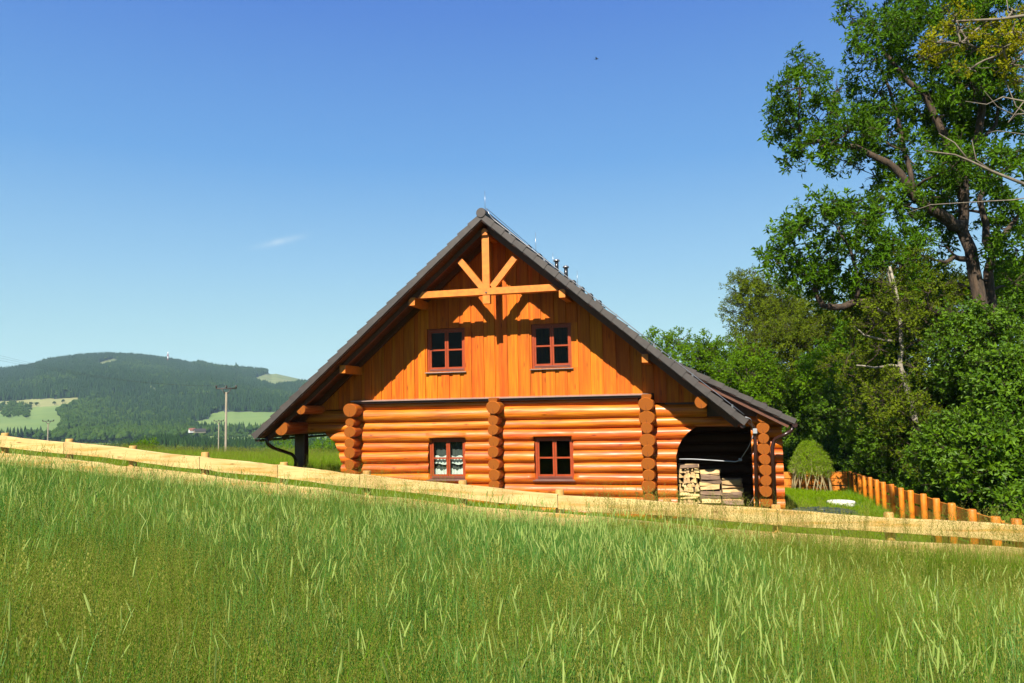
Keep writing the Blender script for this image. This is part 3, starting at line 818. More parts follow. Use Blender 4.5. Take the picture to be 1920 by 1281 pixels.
# ridge tiles behind the cap
# purlins under the overhang
def beam(x0, x1, y0, y1, z0, z1, mat='beam_wood', name='purlin', chop=0.0, M=None):
    mb = MB()
    if chop:   # top corners chamfered like the sawn purlin heads
        pr = [(x0, z0), (x1, z0), (x1, z1 - chop), (x1 - chop, z1), (x0 + chop, z1), (x0, z1 - chop)]
        if chop < 0:
            pr = [(x0, z0), (x1, z0), (x1, z1), (x0 - chop, z1), (x0, z1 + chop)]
        vs = [(a, y0, b_) for a, b_ in pr] + [(a, y1, b_) for a, b_ in pr]; k = len(pr)
        mb.add(vs, [tuple(range(k)), tuple(range(2 * k - 1, k - 1, -1))] + [(i, i + k, (i + 1) % k + k, (i + 1) % k) for i in range(k)])
    else: mb.box(x0, x1, y0, y1, z0, z1, bev=.006)
    return part(mb, name, mat, origin=((x0 + x1) / 2, y0, (z0 + z1) / 2))
YT = YF - 0.98     # truss plane (front face)
def pq(px, py, Y=YT): q = P(px, py, Y); return q.x, q.z
rx, rz = pq(909, 430); 
# ridge purlin head
a0, z0_ = pq(903.5, 442); a1, z1_ = pq(914.5, 429)
a0, a1 = APX - .075, APX + .075
beam(a0, a1, YT - .05, YF + .3, z0_, z1_ + .0, chop=.05)
# two square mid purlins at the truss ends and the lower ones
for (pxa, pxb, pya, pyb) in ((767.5, 779, 559, 573), (1048.5, 1060.5, 543, 558)):
    xa, zt = pq(pxa, pya); xb, zb = pq(pxb, pyb)
    beam(xa, xb, YT - .05, YF + .3, zb, zt, chop=(-.06 if pxa < 900 else 0) or .035)
for (pxa, pxb, pya, pyb) in ((637, 648, 685, 700), (1203, 1215.5, 664, 680)):
    xa, zt = pq(pxa, pya, YT - .0); xb, zb = pq(pxb, pyb, YT - .0)
    beam(xa, xb, YT - .02, YF + .3, zb, zt)
# round purlins
def round_purlin(px, py, r, cut=None, Y=YT - .12):
    q = P(px, py, Y); mb = MB(); n_ = 22; ring = []
    for j in range(n_):
        a = 2 * math.pi * j / n_; x, z = r * math.cos(a), r * math.sin(a)
        if cut:   # planed where it meets the roof slope on the left
            nx, nz, d = cut
            s = x * nx + z * nz
            if s > d: x -= (s - d) * nx; z -= (s - d) * nz
        ring.append((q.x + x, z + q.z))
    vs = [(a, Y, b_) for a, b_ in ring] + [(a, YF + 1.2, b_) for a, b_ in ring]
    mb.add(vs, [(i, i + n_, (i + 1) % n_ + n_, (i + 1) % n_) for i in range(n_)], 0, True)
    mb.add([(a, Y, b_) for a, b_ in ring], [tuple(range(n_ - 1, -1, -1))[::-1]], 1)
    part(mb, 'round_purlin', ['log_wood_deep', 'end_grain'], origin=(q.x, Y, q.z))
cutL = (-math.sin(rad(40.5)), math.cos(rad(40.5)))
round_purlin(527, 803, .185, (cutL[0], cutL[1], .05))
round_purlin(564, 768, .125, (cutL[0], cutL[1], .04))
round_purlin(1314.5, 754, .145)
# truss: king post, tie beam and two braces
def bar(name, a, b_, w, y0, y1, mat='beam_wood', cut=None):
    """rectangular timber in the truss plane between two (x,z) points"""
    a, b_ = Vector((a[0], 0, a[1])), Vector((b_[0], 0, b_[1])); d = (b_ - a).normalized(); nn = Vector((-d.z, 0, d.x)) * (w / 2)
    mb = MB(); e0 = cut[0] if cut else 0; e1 = cut[1] if cut else 0; e = .006
    pr = [a + nn + d * e0, a - nn - d * e0 * 0, b_ - nn, b_ + nn - d * e1]
    vs = [(p.x, y0, p.z) for p in pr] + [(p.x, y1, p.z) for p in pr]
    fs = [(0, 1, 2, 3), (7, 6, 5, 4), (0, 4, 5, 1), (1, 5, 6, 2), (2, 6, 7, 3), (3, 7, 4, 0)]
    mb.add(vs, fs); c_ = (a + b_) / 2
    return part(mb, name, mat, origin=(c_.x, y0, c_.z))
tieL, tieR = pq(783, 552), pq(1047, 540)
tz = (tieL[1] + tieR[1]) / 2 + 0.0
bar('tie_beam', (tieL[0], tz), (tieR[0], tz), .165, YT, YT + .235, cut=(.13, .16))
kz = pq(914, 569)[1]
bar('king_post', (APX + .0, kz), (APX + .0, z0_ - .002), .185, YT + .018, YT + .16)
bl0, bl1 = pq(905, 541), pq(861, 488)
br0, br1 = pq(922, 538), pq(965, 482)
bar('brace', bl0, bl1, .155, YT + .022, YT + .155)
bar('brace', br0, br1, .155, YT + .023, YT + .154)
mb = MB(); q = P(911.5, 548.5, YT); mb.tube([(q.x, YT - .02, q.z), (q.x, YT + .01, q.z)], .022, 8); part(mb, 'bolt', 'pole_steel')

# --- gable boards, wide ones proud, narrow ones set back
def gable_top(x): return roof_z(x) - 0.20 / CS
WUP = [(-7.48, -6.42, 3.55, 4.68), (-4.62, -3.58, 3.55, 4.68)]
x = -11.15; wide = True; first = True
while x < 0.36:
    w = random.uniform(.19, .235) if wide else random.uniform(.075, .12)
    xa, xb = x, x + w - .003
    if not wide: xa -= .012; xb += .012
    x += w
    zb = 2.84 if -9.62 < (xa + xb) / 2 < -1.62 else 2.60
    ya = YF + (-.006 if wide else .024); yb = ya + .03
    segs = []
    cuts = [(zw0 - .005, zw1 + .005) for (a, b_, zw0, zw1) in WUP if xb > a and xa < b_]
    if cuts: segs = [(zb, cuts[0][0]), (cuts[0][1], None)]
    else: segs = [(zb, None)]
    segs = [(xa, xb, a_, b_) for a_, b_ in segs]
    for (wa, wb, zw0, zw1) in WUP:
        if xa < wa < xb: segs.append((xa, wa - .003, zw0 - .005, zw1 + .005))
        if xa < wb < xb: segs.append((wb + .003, xb, zw0 - .005, zw1 + .005))
    for xa, xb, s0, s1 in segs:
        if xb - xa < .01: continue
        ta, tb_ = (gable_top(xa), gable_top(xb)) if s1 is None else (s1, s1)
        if min(ta, tb_) < s0 + .03: 
            continue
        xa2, xb2 = xa, xb
        mb = MB()
        vs = [(xa2, ya, s0), (xb2, ya, s0), (xb2, ya, tb_), (xa2, ya, ta), (xa2, yb, s0), (xb2, yb, s0), (xb2, yb, tb_), (xa2, yb, ta)]
        if xa2 < APX < xb2 and s1 is None: pass
        e = .003
        mb.add(vs, [(0, 1, 2, 3), (7, 6, 5, 4), (0, 4, 5, 1), (1, 5, 6, 2), (2, 6, 7, 3), (3, 7, 4, 0)])
        part(mb, 'board', 'board_wood', origin=((xa + xb) / 2, ya, (s0 + min(ta, tb_)) / 2))
    wide = not wide
# backing behind the boards (dark lining)
mb = MB()
gz = lambda x: gable_top(x) + .02
for (xa, xb, za, zb) in ((-11.1, -7.50, 2.62, None), (-7.50, -6.40, 2.62, 3.53), (-7.50, -6.40, 4.70, None), (-6.40, -4.64, 2.62, None), (-4.64, -3.56, 2.62, 3.53), (-4.64, -3.56, 4.70, None), (-3.56, 0.3, 2.62, None)):
    for xs0, xs1 in ([(xa, APX), (APX, xb)] if xa < APX < xb else [(xa, xb)]):
        ta, tb_ = (max(gz(xs0), za), max(gz(xs1), za)) if zb is None else (zb, zb)
        vs = [(xs0, YF + .058, za), (xs1, YF + .058, za), (xs1, YF + .058, tb_), (xs0, YF + .058, ta), (xs0, YF + .20, za), (xs1, YF + .20, za), (xs1, YF + .20, tb_), (xs0, YF + .20, ta)]
        mb.add(vs, [(0, 1, 2, 3), (7, 6, 5, 4), (0, 4, 5, 1), (1, 5, 6, 2), (2, 6, 7, 3), (3, 7, 4, 0)])
part(mb, 'gable_lining', 'interior_dark')
# pale metal drip ledge over the logs
mb = MB()
mb.add([(-9.62, YF - .16, 2.795), (-1.62, YF - .16, 2.795), (-1.62, YF - .16, 2.815), (-9.62, YF - .16, 2.815), (-9.62, YF + .03, 2.82), (-1.62, YF + .03, 2.82), (-1.62, YF + .03, 2.845), (-9.62, YF + .03, 2.845)],
       [(0, 1, 2, 3), (7, 6, 5, 4), (0, 4, 5, 1), (1, 5, 6, 2), (2, 6, 7, 3), (3, 7, 4, 0)])
part(mb, 'drip_ledge', 'ledge_metal')
mb = MB(); mb.box(-9.55, -1.68, YF - .10, YF + .05, 2.735, 2.79); part(mb, 'ledge_beam', 'dark_wood')

# --- windows: frame, sashes, panes, sill
def window(x0, x1, z0, z1, yw, sillmat, curtain, label, sillz=.0, shade=False):
    w = MB()   # outer casing
    fw = .055
    d0, d1 = yw, yw + .10
    w.box(x0, x0 + fw, d0, d1, z0, z1); w.box(x1 - fw, x1, d0, d1, z0, z1)
    w.box(x0 + fw, x1 - fw, d0, d1, z1 - fw, z1); w.box(x0 + fw, x1 - fw, d0, d1, z0, z0 + .06)
    win = part(w, 'window', 'frame_paint', origin=((x0 + x1) / 2, yw, (z0 + z1) / 2), label=label)
    xm = (x0 + x1) / 2
    s = .048
    for a, b_ in ((x0 + fw, xm - .004), (xm + .004, x1 - fw)):
        f = MB(); y0, y1 = yw + .018, yw + .07; za, zb = z0 + .062, z1 - fw
        zm = (za + zb) / 2
        f.box(a, a + s, y0, y1, za, zb); f.box(b_ - s, b_, y0, y1, za, zb)
        f.box(a + s, b_ - s, y0, y1, za, za + s); f.box(a + s, b_ - s, y0, y1, zb - s, zb)
        f.box(a + s, b_ - s, y0 + .006, y1 - .006, zm - .02, zm + .02)
        part(f, 'sash', 'frame_paint', origin=((a + b_) / 2, y0, zm), parent=win)
        for c0, c1 in ((za + s, zm - .02), (zm + .02, zb - s)):
            p = MB(); p.box(a + s, b_ - s, yw + .040, yw + .045, c0, c1); part(p, 'pane', 'pane_glass', origin=((a + b_) / 2, yw + .04, (c0 + c1) / 2), parent=win)
    r_ = MB()  # weather bars under the sashes
    r_.box(x0 + fw, x1 - fw, yw - .012, yw - .001, z0 + .045, z0 + .06); r_.box(x0 + fw, x1 - fw, yw - .012, yw - .001, z0 + .012, z0 + .027)
    part(r_, 'drip_bar', 'sill_brown', origin=(xm, yw, z0), parent=win)
    sl_ = MB(); yo = YF - .07
    sl_.add([(x0 - .04, yo, z0 - .045), (x1 + .04, yo, z0 - .045), (x1 + .04, yo, z0 - .028), (x0 - .04, yo, z0 - .028), (x0 - .04, yw + .02, z0 - .02), (x1 + .04, yw + .02, z0 - .02), (x1 + .04, yw + .02, z0 - .003), (x0 - .04, yw + .02, z0 - .003)],
            [(0, 1, 2, 3), (7, 6, 5, 4), (0, 4, 5, 1), (1, 5, 6, 2), (2, 6, 7, 3), (3, 7, 4, 0)])
    part(sl_, 'sill', sillmat, origin=(xm, yo, z0 - .03), parent=win)
    if curtain:
        c_ = MB(); vs = []
        for j in range(31):
            xx = x0 + .08 + (x1 - x0 - .16) * j / 30; yy = yw + .19 + .012 * math.sin(j * 1.3); vs += [(xx, yy, z0 + .08), (xx, yy, z1 - .07)]
        c_.add(vs, [(2 * j, 2 * j + 2, 2 * j + 3, 2 * j + 1) for j in range(30)], 0, True); part(c_, 'net_curtain', 'net_grey', origin=(xm, yw + .19, z0), parent=win)
        for c0, c1, ph in ((z0 + .08, z0 + .50, 0), (z0 + .56, z1 - .08, 1.5)):
            c_ = MB(); k = 40
            for i, (xa, xb) in enumerate(((x0 + .09, xm - .03), (xm + .05, x1 - .09))):
                vs = []; 
                for j in range(k + 1):
                    t = j / k; xx = xa + (xb - xa) * t
                    yy = yw + .125 + .015 * math.sin(t * 26 + ph)
                    top = (c0 + .15 + .022 * math.sin(t * 9 + ph + i) + .012 * math.sin(t * 23 + i)) if ph == 0 else c0 + .10 + .03 * math.cos(t * 6.0 + i)
                    if ph == 0: vs += [(xx, yy, c0), (xx, yy, top)]
                    else: vs += [(xx, yy, c0 - .19 + .02 * math.sin(t * 7 + i)), (xx, yy, c0 + .02 + .02 * math.sin(t * 9 + i * 2))]
                c_.add(vs, [(2 * j, 2 * j + 2, 2 * j + 3, 2 * j + 1) for j in range(k)], 0, True)
            part(c_, 'curtain', 'curtain', origin=(xm, yw + .12, c0), parent=win)
    return win
window(-7.48, -6.42, 3.55, 4.68, YF + .065, 'ledge_metal', False, 'upper left gable window with dark panes')
window(-4.62, -3.58, 3.55, 4.68, YF + .065, 'ledge_metal', False, 'upper right gable window with dark panes')
window(-7.465, -6.455, 0.735, 1.79, YF + .10, 'sill_brown', True, 'ground floor window with white curtains')
window(-4.605, -3.605, 0.735, 1.79, YF + .10, 'sill_brown', False, 'ground floor window with dark panes and no curtain')

# --- lower shed roof on the right
YS = YF - 0.62
s0 = P(1278, 683, YS); s1 = P(1491, 786, YS)
sa = math.atan2(s0.z - s1.z, s1.x - s0.x); cs, sn = math.cos(sa), math.sin(sa)
def pt2(u, d, y): return (s0.x + u * cs - d * sn, y, s0.z - u * sn - d * cs)
L2 = (s1 - s0).length
def slab2(mb, u0, u1, d0, d1, y0, y1):
    vs = [pt2(u0, d0, y0), pt2(u1, d0, y0), pt2(u1, d1, y0), pt2(u0, d1, y0), pt2(u0, d0, y1), pt2(u1, d0, y1), pt2(u1, d1, y1), pt2(u0, d1, y1)]
    mb.add(vs, [(0, 1, 2, 3), (7, 6, 5, 4), (0, 4, 5, 1), (1, 5, 6, 2), (2, 6, 7, 3), (3, 7, 4, 0)])
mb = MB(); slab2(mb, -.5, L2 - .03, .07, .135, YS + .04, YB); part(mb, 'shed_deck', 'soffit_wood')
mb = MB(); slab2(mb, -.3, L2 - .02, .112, .135, YS - .01, YS + .04); part(mb, 'verge_board', 'verge_board')
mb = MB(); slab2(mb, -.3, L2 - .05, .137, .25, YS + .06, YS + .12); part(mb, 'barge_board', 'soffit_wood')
nt2 = 8; p2 = L2 / nt2
for i in range(-1, nt2):
    m1 = MB(); u0, u1 = i * p2, (i + 1) * p2 + .03; y0 = YS - .03
    for (h, yy) in ((.115, .014), (.02, .26)):
        m1.add([tuple(np.array(v) - (0, 0, .0007 * (h < .1))) for v in [pt2(u0, .01, y0), pt2(u1, -.022, y0 - .012), pt2(u1, -.022 + h + .01, y0 - .012), pt2(u0, .01 + h, y0), pt2(u0, .01, y0 + yy), pt2(u1, -.022, y0 + yy), pt2(u1, -.022 + h + .01, y0 + yy), pt2(u0, .01 + h, y0 + yy)]],
               [(0, 1, 2, 3), (7, 6, 5, 4), (0, 4, 5, 1), (1, 5, 6, 2), (2, 6, 7, 3), (3, 7, 4, 0)])
    part(m1, 'verge_tile', 'roof_tile', origin=pt2((u0 + u1) / 2, .05, y0))
mb = MB()
for i in range(-1, nt2):
    for y in np.arange(YS + .24, YB, .3):
        u0, u1 = i * p2, (i + 1) * p2 + .03
        mb.add([pt2(u0, .03, y), pt2(u1, .0, y), pt2(u1, .028, y), pt2(u0, .058, y), pt2(u0, .03, y + .295), pt2(u1, .0, y + .295), pt2(u1, .028, y + .295), pt2(u0, .058, y + .295)],
               [(0, 1, 2, 3), (7, 6, 5, 4), (0, 4, 5, 1), (1, 5, 6, 2), (2, 6, 7, 3)])
o = part(mb, 'roof_tiles', 'roof_tile'); o['kind'] = 'stuff'
mb = MB(); g0 = pt2(L2 + .05, .12, 0); mb.tube([(g0[0], YS - .02, g0[2]), (g0[0], YB, g0[2])], .06, 12); part(mb, 'gutter', 'gutter_paint')
# boarding closing the gap between the two roofs, coloured dark brown as shade
mb = MB(); xq0 = -1.3; xq1 = 1.35
mb.add([(xq0, YF + .062, 2.26), (xq1, YF + .062, 2.14), (xq1, YF + .062, s1.z - .05 + (s1.x - xq1) * math.tan(sa) - .13), (xq0, YF + .062, s1.z + (s1.x - xq0) * math.tan(sa) - .24),
        (xq0, YF + .3, 2.26), (xq1, YF + .3, 2.14), (xq1, YF + .3, s1.z - .05 + (s1.x - xq1) * math.tan(sa) - .13), (xq0, YF + .3, s1.z + (s1.x - xq0) * math.tan(sa) - .24)],
       [(0, 1, 2, 3), (7, 6, 5, 4), (0, 4, 5, 1), (1, 5, 6, 2), (2, 6, 7, 3), (3, 7, 4, 0)])
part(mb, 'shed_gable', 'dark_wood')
# shed side wall (behind the corner column)
# --- pipes
def pipe(name, pts, r, mat='gutter_paint', n=10, parent=house):
    mb = MB(); pp = [Vector(p) for p in pts]
    # round the corners
    out = [pp[0]]
    for i in range(1, len(pp) - 1):
        a, b_, c_ = pp[i - 1], pp[i], pp[i + 1]
        k = min((a - b_).length, (c_ - b_).length) * .35
        p0, p1 = b_ + (a - b_).normalized() * k, b_ + (c_ - b_).normalized() * k
        for t in (0, .25, .5, .75, 1): out.append((1 - t) ** 2 * p0 + 2 * t * (1 - t) * b_ + t * t * p1)
    out.append(pp[-1]); mb.tube(out, r, n)
    if parent: return part(mb, name, mat, parent=parent)
    return mb.build(name, mat)
YP = YF - .62
def pp_(px, py, Y): q = P(px, py, Y); return (q.x, q.y, q.z)
pipe('downpipe', [pp_(1487, 790, YS + .1), pp_(1486, 806, YS + .1), pp_(1472, 815, YS - .0), pp_(1452, 824, YF - .48), pp_(1448, 840, YF - .48), pp_(1453, 952, YF - .48)], .045)
pipe('downpipe', [pp_(1396, 786, YV + .2), pp_(1404, 792, YV + .5), pp_(1414, 800, YF - .45), pp_(1416, 830, YF - .45), pp_(1419, 956, YF - .45)], .042)
pipe('downpipe', [pp_(499, 816, YV + .3), pp_(501, 832, YV + .3), pp_(512, 840, YV + .5), pp_(548, 852, YF - .0), pp_(554, 860, YF + .2), pp_(554, 905, YF + .2)], .045)
# junction box and lightning cables
q = P(1415.5, 808.5, YF - .52); mb = MB(); mb.box(q.x - .05, q.x + .05, q.y - .04, q.y + .04, q.z - .06, q.z + .06, bev=.01); part(mb, 'junction_box', 'cable_grey')
pipe('cable', [pp_(1274, 861, YF + .1), pp_(1300, 861, YF + .1), pp_(1380, 866, YF + .1), pp_(1388, 862, YF + .1)], .014, 'cable_grey', 6)
pipe('cable', [pp_(1388, 862, YF + .1), pp_(1404, 838, YF - .2), pp_(1414, 812, YF - .5)], .009, 'cable_grey', 6)
q = P(1388, 862, YF + .05); mb = MB(); mb.box(q.x - .04, q.x + .04, q.y - .03, q.y + .03, q.z - .035, q.z + .035, bev=.008); part(mb, 'junction_box', 'cable_grey')
pipe('cable', [pp_(1411, 802, YV + .5), pp_(1408, 786, YV + .15), pp_(1398, 782, YV)], .010, 'cable_grey', 6)
# lightning conductor along the right verge
cl = [(920, 402), (960, 432), (1010, 474), (1070, 522), (1130, 566), (1210, 628), (1290, 690), (1340, 732), (1398, 780)]
pipe('lightning_conductor', [(APX + .1, YV + .05, APZ + .10)] + [(x_, YV + .06, roof_z(x_) + .065) for x_ in np.linspace(APX + .25, XR - .05, 12)], .011, 'zinc', 6)
pipe('lightning_conductor', [(APX + .1, YV + .12, APZ + .12), (APX + .05, YB, APZ + .13)], .008, 'zinc', 5)
for x_ in np.linspace(APX + .7, XR - .3, 7):
    mb = MB(); mb.box(x_ - .02, x_ + .02, YV + .04, YV + .08, roof_z(x_), roof_z(x_) + .085); part(mb, 'conductor_clip', 'zinc', origin=(x_, YV + .06, roof_z(x_)))
def rod(px, top, Y, r=.007):
    q = P(px, top, Y); b_ = roof_z(q.x) - .03 if q.x > APX + .2 else APZ
    mb = MB(); mb.tube([(q.x, Y, b_), (q.x, Y, q.z)], [r, r * .6], 6); part(mb, 'lightning_rod', 'zinc', origin=(q.x, Y, b_))
rod(909, 358, YV + .2); rod(1004, 436, YV + 1.6); rod(1036.5, 474, YV + 2.6); rod(1082, 508, YV + 3.2)
# flat dormer-like raised tiles and snow guards that peep over the verge
mb = MB()
for px, py in ((1016, 480), (1028, 489), (1052, 508)):
    pass
for i, (px, py) in enumerate(((990, 456), (1010, 474), (1074, 523), (1090, 535), (1106, 547), (1122, 559))):
    q = P(px, py, YV + 2.2); zt = q.z; zr = roof_z(q.x)
    if zt < zr + .03: zt = zr + .05
    w_ = .06
    m1 = MB(); m1.box(q.x - w_, q.x + w_, q.y - .1, q.y + .2, zr - .12, min(zt, zr + .11), bev=.01); part(m1, 'snow_guard', 'roof_tile', origin=(q.x, q.y, zr))
# vent pipes
for px, top, bot in ((1043.5, 486, 503), (1061, 498, 515)):
    Y = YV + 2.4; q = P(px, top, Y); zr = roof_z(q.x) - .05
    mb = MB(); mb.tube([(q.x, Y, zr), (q.x, Y, q.z - .05)], .052, 14)
    part(mb, 'vent_pipe', 'vent_metal', origin=(q.x, Y, zr))
    mb = MB(); mb.tube([(q.x, Y, q.z - .07), (q.x, Y, q.z - .055), (q.x, Y, q.z - .02), (q.x, Y, q.z)], [.07, .088, .075, .03], 16); part(mb, 'vent_cap', 'zinc', origin=(q.x, Y, q.z))
# left porch post, plate
q0 = P(555.5, 812, YF + .5); q1 = P(574, 812, YF + .5)
mb = MB(); mb.box(q0.x, q1.x, YF + .4, YF + .65, -.3, 2.25, bev=.012); part(mb, 'porch_post', 'dark_wood', origin=(q0.x, YF + .5, 1))
mb = MB(); mb.box(-11.25, -11.02, YF - .55, 31, 2.1, 2.3); part(mb, 'eaves_plate', 'dark_wood')
mb = MB(); mb.box(-11.3, -9.6, YF + .3, 31, -.5, .02); part(mb, 'porch_floor', 'plinth')
# low porch railing seen between the post and the corner
for i in range(8):
    xx = -10.85 + i * .13
    mb = MB(); mb.box(xx, xx + .07, YF - .1, YF - .07, .30, .80); part(mb, 'porch_slat', 'stained_wood', origin=(xx, YF - .1, .5))
mb = MB(); mb.box(-10.95, -9.8, YF - .12, YF - .101, .62, .70); part(mb, 'porch_rail', 'stained_wood')

# ------------------------------------------------------------------ firewood stacks in the arch
def billet(kind, L, w, h, R):
    """one split piece along local X: wedge or rough half-round section"""
    mb = MB()
    if kind == 0: sec = [(-w / 2, -h / 2), (w / 2, -h / 2 * R.uniform(.6, 1)), (w / 2 * R.uniform(.5, 1), h / 2), (-w / 2 * R.uniform(.3, .9), h / 2 * R.uniform(.6, 1))]
    elif kind == 1: sec = [(-w / 2, -h / 2), (w / 2, -h / 2), (w * R.uniform(-.25, .25), h / 2)]
    else: sec = [(-w / 2, -h / 2), (w / 2, -h / 2), (w * .42, h * .1), (w * .2, h * .45), (-w * .2, h * .5), (-w * .42, h * .15)]
    k = len(sec); rings = []
    for i in range(4):
        t = i / 3; b_ = R.uniform(-.012, .012)
        rings.append([((t - .5) * L + R.uniform(-.008, .008), y * R.uniform(.92, 1.08) + b_, z * R.uniform(.92, 1.08) + b_ * .5) for y, z in sec])
    vs = [v for r in rings for v in r]; fs = []; 
    for i in range(3):
        for j in range(k): fs.append((i * k + j, (i + 1) * k + j, (i + 1) * k + (j + 1) % k, i * k + (j + 1) % k))
    mb.add(vs, fs[:], 0); 
    if kind == 2: mb.m = [1 if (i % k) >= 1 else 0 for i in range(len(mb.m))]
    mb.add(rings[0], [tuple(range(k))], 0); mb.add(rings[-1], [tuple(range(k - 1, -1, -1))], 0)
    return mb
R_ = random.Random(5)
def stack(px0, px1, pytop, Yc, label, ends_rows):
    a = P(px0, 940, Yc); b_ = P(px1, 940, Yc); W = b_.x - a.x; top = P((px0 + px1) / 2, pytop, Yc).z
    base = -.14; root = empty('firewood_stack', ((a.x + b_.x) / 2, Yc + .3, base), label, 'firewood', 'firewood stacked in the woodshed arch')
    z = base; row = 0
    while z < top - .05:
        h = R_.uniform(.075, .135)
        if row in ends_rows or (ends_rows == 'all' and row % 3 != 0):
            x = a.x
            while x < b_.x - .04:   # pieces laid pointing outwards, ends showing
                w = R_.uniform(.08, .14)
                m_ = billet(R_.choice([0, 1, 2]), .42, w, h, R_)
                o = m_.build('split_log', ['split_wood', 'split_bark']); o.location = (min(x + w / 2, b_.x - .03), Yc + .2 + R_.uniform(-.03, .03), z + h / 2)
                o.rotation_euler = (R_.uniform(-.3, .3), 0, math.pi / 2 + R_.uniform(-.1, .1)); setparent(o, root); x += w * .95
        else:
            for dy in (0.0, .14, .28):   # pieces laid across, long sides showing
                m_ = billet(R_.choice([0, 0, 1, 2]), W * R_.uniform(.93, 1.05), .15, h * 1.06, R_)
                o = m_.build('split_log', ['split_wood', 'split_bark']); o.location = ((a.x + b_.x) / 2 + R_.uniform(-.02, .02), Yc + dy + .05 + R_.uniform(-.02, .02), z + h / 2)
                o.rotation_euler = (R_.uniform(-.4, .4), R_.uniform(-.09, .09), R_.uniform(-.14, .14)); setparent(o, root)
        z += h * .98; row += 1
    return root
stack(1273, 1311, 872, YF + .42, 'leftmost firewood stack in the arch, small split ends showing on top', (1, 3, 6, 7, 8, 9, 10))
stack(1314, 1352, 884, YF + .48, 'middle firewood stack in the arch, of long pale split logs', (20,))
stack(1354, 1393, 900, YF + .62, 'rightmost firewood stack in the arch, its upper half in shade', (20,))
# a stick leaning by the post
mb = MB(); q0 = P(1402, 952, YF + .1); q1 = P(1416, 928, YF + .1); mb.tube([q0, q1], .012, 5)
o = mb.build('leaning_stick', 'split_bark'); tag(o, 'thin stick leaning in the woodshed arch beside the downpipe', 'stick')

# ------------------------------------------------------------------ front fence
FT = [(-118, 2.36), (-10.7, 2.25), (-10.1, 2.21), (-8.3, 2.04), (-6.5, 1.855), (-4.67, 1.67), (-3.3, 1.535), (-.99, 1.345), (.6, 1.265), (1.83, 1.19), (3.07, 1.13), (3.3, 1.12)]
FT[0] = (-14.5, 2.60)
def ftop(x): return float(np.interp(x, [a for a, _ in FT], [b_ for _, b_ in FT]))
posts = [-13.2, -11.95, -10.72, -9.52, -8.39, -7.17, -5.91, -4.66, -3.3, -2.01, -.67, .6, 1.83, 3.13]
YFE = 10.0
front = empty('fence', (-4, YFE, float(ground(-4, YFE))), 'long pale split rail fence crossing in front of the log house', 'fence')
for i, x in enumerate(posts):
    mb = MB(); zt = ftop(x) + .045 + random.uniform(-.01, .02); gz_ = float(ground(x, YFE)) - .2
    r = .056; R = random.Random(i)
    mb.tube([(x, YFE + .10, gz_), (x + .004, YFE + .10, (gz_ + zt) / 2), (x, YFE + .10, zt - .012), (x, YFE + .10, zt)], [r * 1.05, r, r * .98, r * .86], 14)
    mb.build('fence_post', 'stained_wood' if x > 3 else 'pale_post', front, origin=(x, YFE + .1, zt))
def slab_rail(x0, x1, z0, z1, th, seed, y=YFE, mat='pale_rail', parent=front, h0=.165, h1=.165):
    """half-round slab with a wavy natural edge, flat to the posts"""
    R = random.Random(seed); k = 14; mb = MB(); n_ = 7; rings = []
    p1, p2, p3 = R.uniform(0, 6), R.uniform(0, 6), R.uniform(0, 6)
    for i in range(k + 1):
        t = i / k; x = x0 + (x1 - x0) * t
        zc = z0 + (z1 - z0) * t + .005 * math.sin(t * 5 + p1) + R.uniform(-.001, .001)
        hh = (h0 + (h1 - h0) * t) / 2
        tu = hh + .006 * math.sin(t * 9 + p2) + R.uniform(-.003, .003); tb_ = hh + .007 * math.sin(t * 7 + p3) + R.uniform(-.003, .003)
        ring = [(x, y + .042, zc - tb_), (x, y + .01, zc - tb_ - .003), (x, y - th * .5, zc - tb_ * .99), (x, y - th * .8, zc - tb_ * .94), (x, y - th * .8 - .003, zc + tu * .94), (x, y - th * .5, zc + tu * .99), (x, y + .01, zc + tu + .003), (x, y + .042, zc + tu)]
        rings.append(ring)
    n_ = 8; vs = [v for r in rings for v in r]; fs = []
    for i in range(k):
        for j in range(n_): fs.append((i * n_ + j, i * n_ + (j + 1) % n_, (i + 1) * n_ + (j + 1) % n_, (i + 1) * n_ + j))
    mb.add(vs, fs, 0, False)
    mb.add(rings[0], [tuple(range(n_ - 1, -1, -1))]); mb.add(rings[-1], [tuple(range(n_))])
    o = mb.build('rail', mat, parent, origin=((x0 + x1) / 2, y, (z0 + z1) / 2))
    return o
cuts_top = [-14.2, -9.52, -5.91, -4.66, -.67, 3.24]
cuts_top = [-14.2, -9.52, -5.95, -4.66, -.67 , 3.24]
joints = [(-14.2, -9.50), (-9.50, -5.93), (-5.93, -4.70), (-4.70, 0.60), (0.60, 3.24)]
for ri, (off, hh) in enumerate(((.0, .172), (.255, .165), (.50, .165))):
    for j, (x0, x1) in enumerate(joints):
        sh = 0 if ri == 0 else (.0)
        n_seg = 1
        # long rails follow the bending ground: short pieces between joint posts
        xs = [x0] + [p for p in posts if x0 + .8 < p < x1 - .8 and (posts.index(p) + ri + j) % 3 == 0] + [x1]
        for a, b_ in zip(xs[:-1], xs[1:]):
            slab_rail(a + .004, b_ - .004, ftop(a) - off - hh / 2, ftop(b_) - off - hh / 2, .035, ri * 100 + j * 10 + int(a * 3), h0=hh + random.uniform(-.012, .012), h1=hh + random.uniform(-.012, .012))

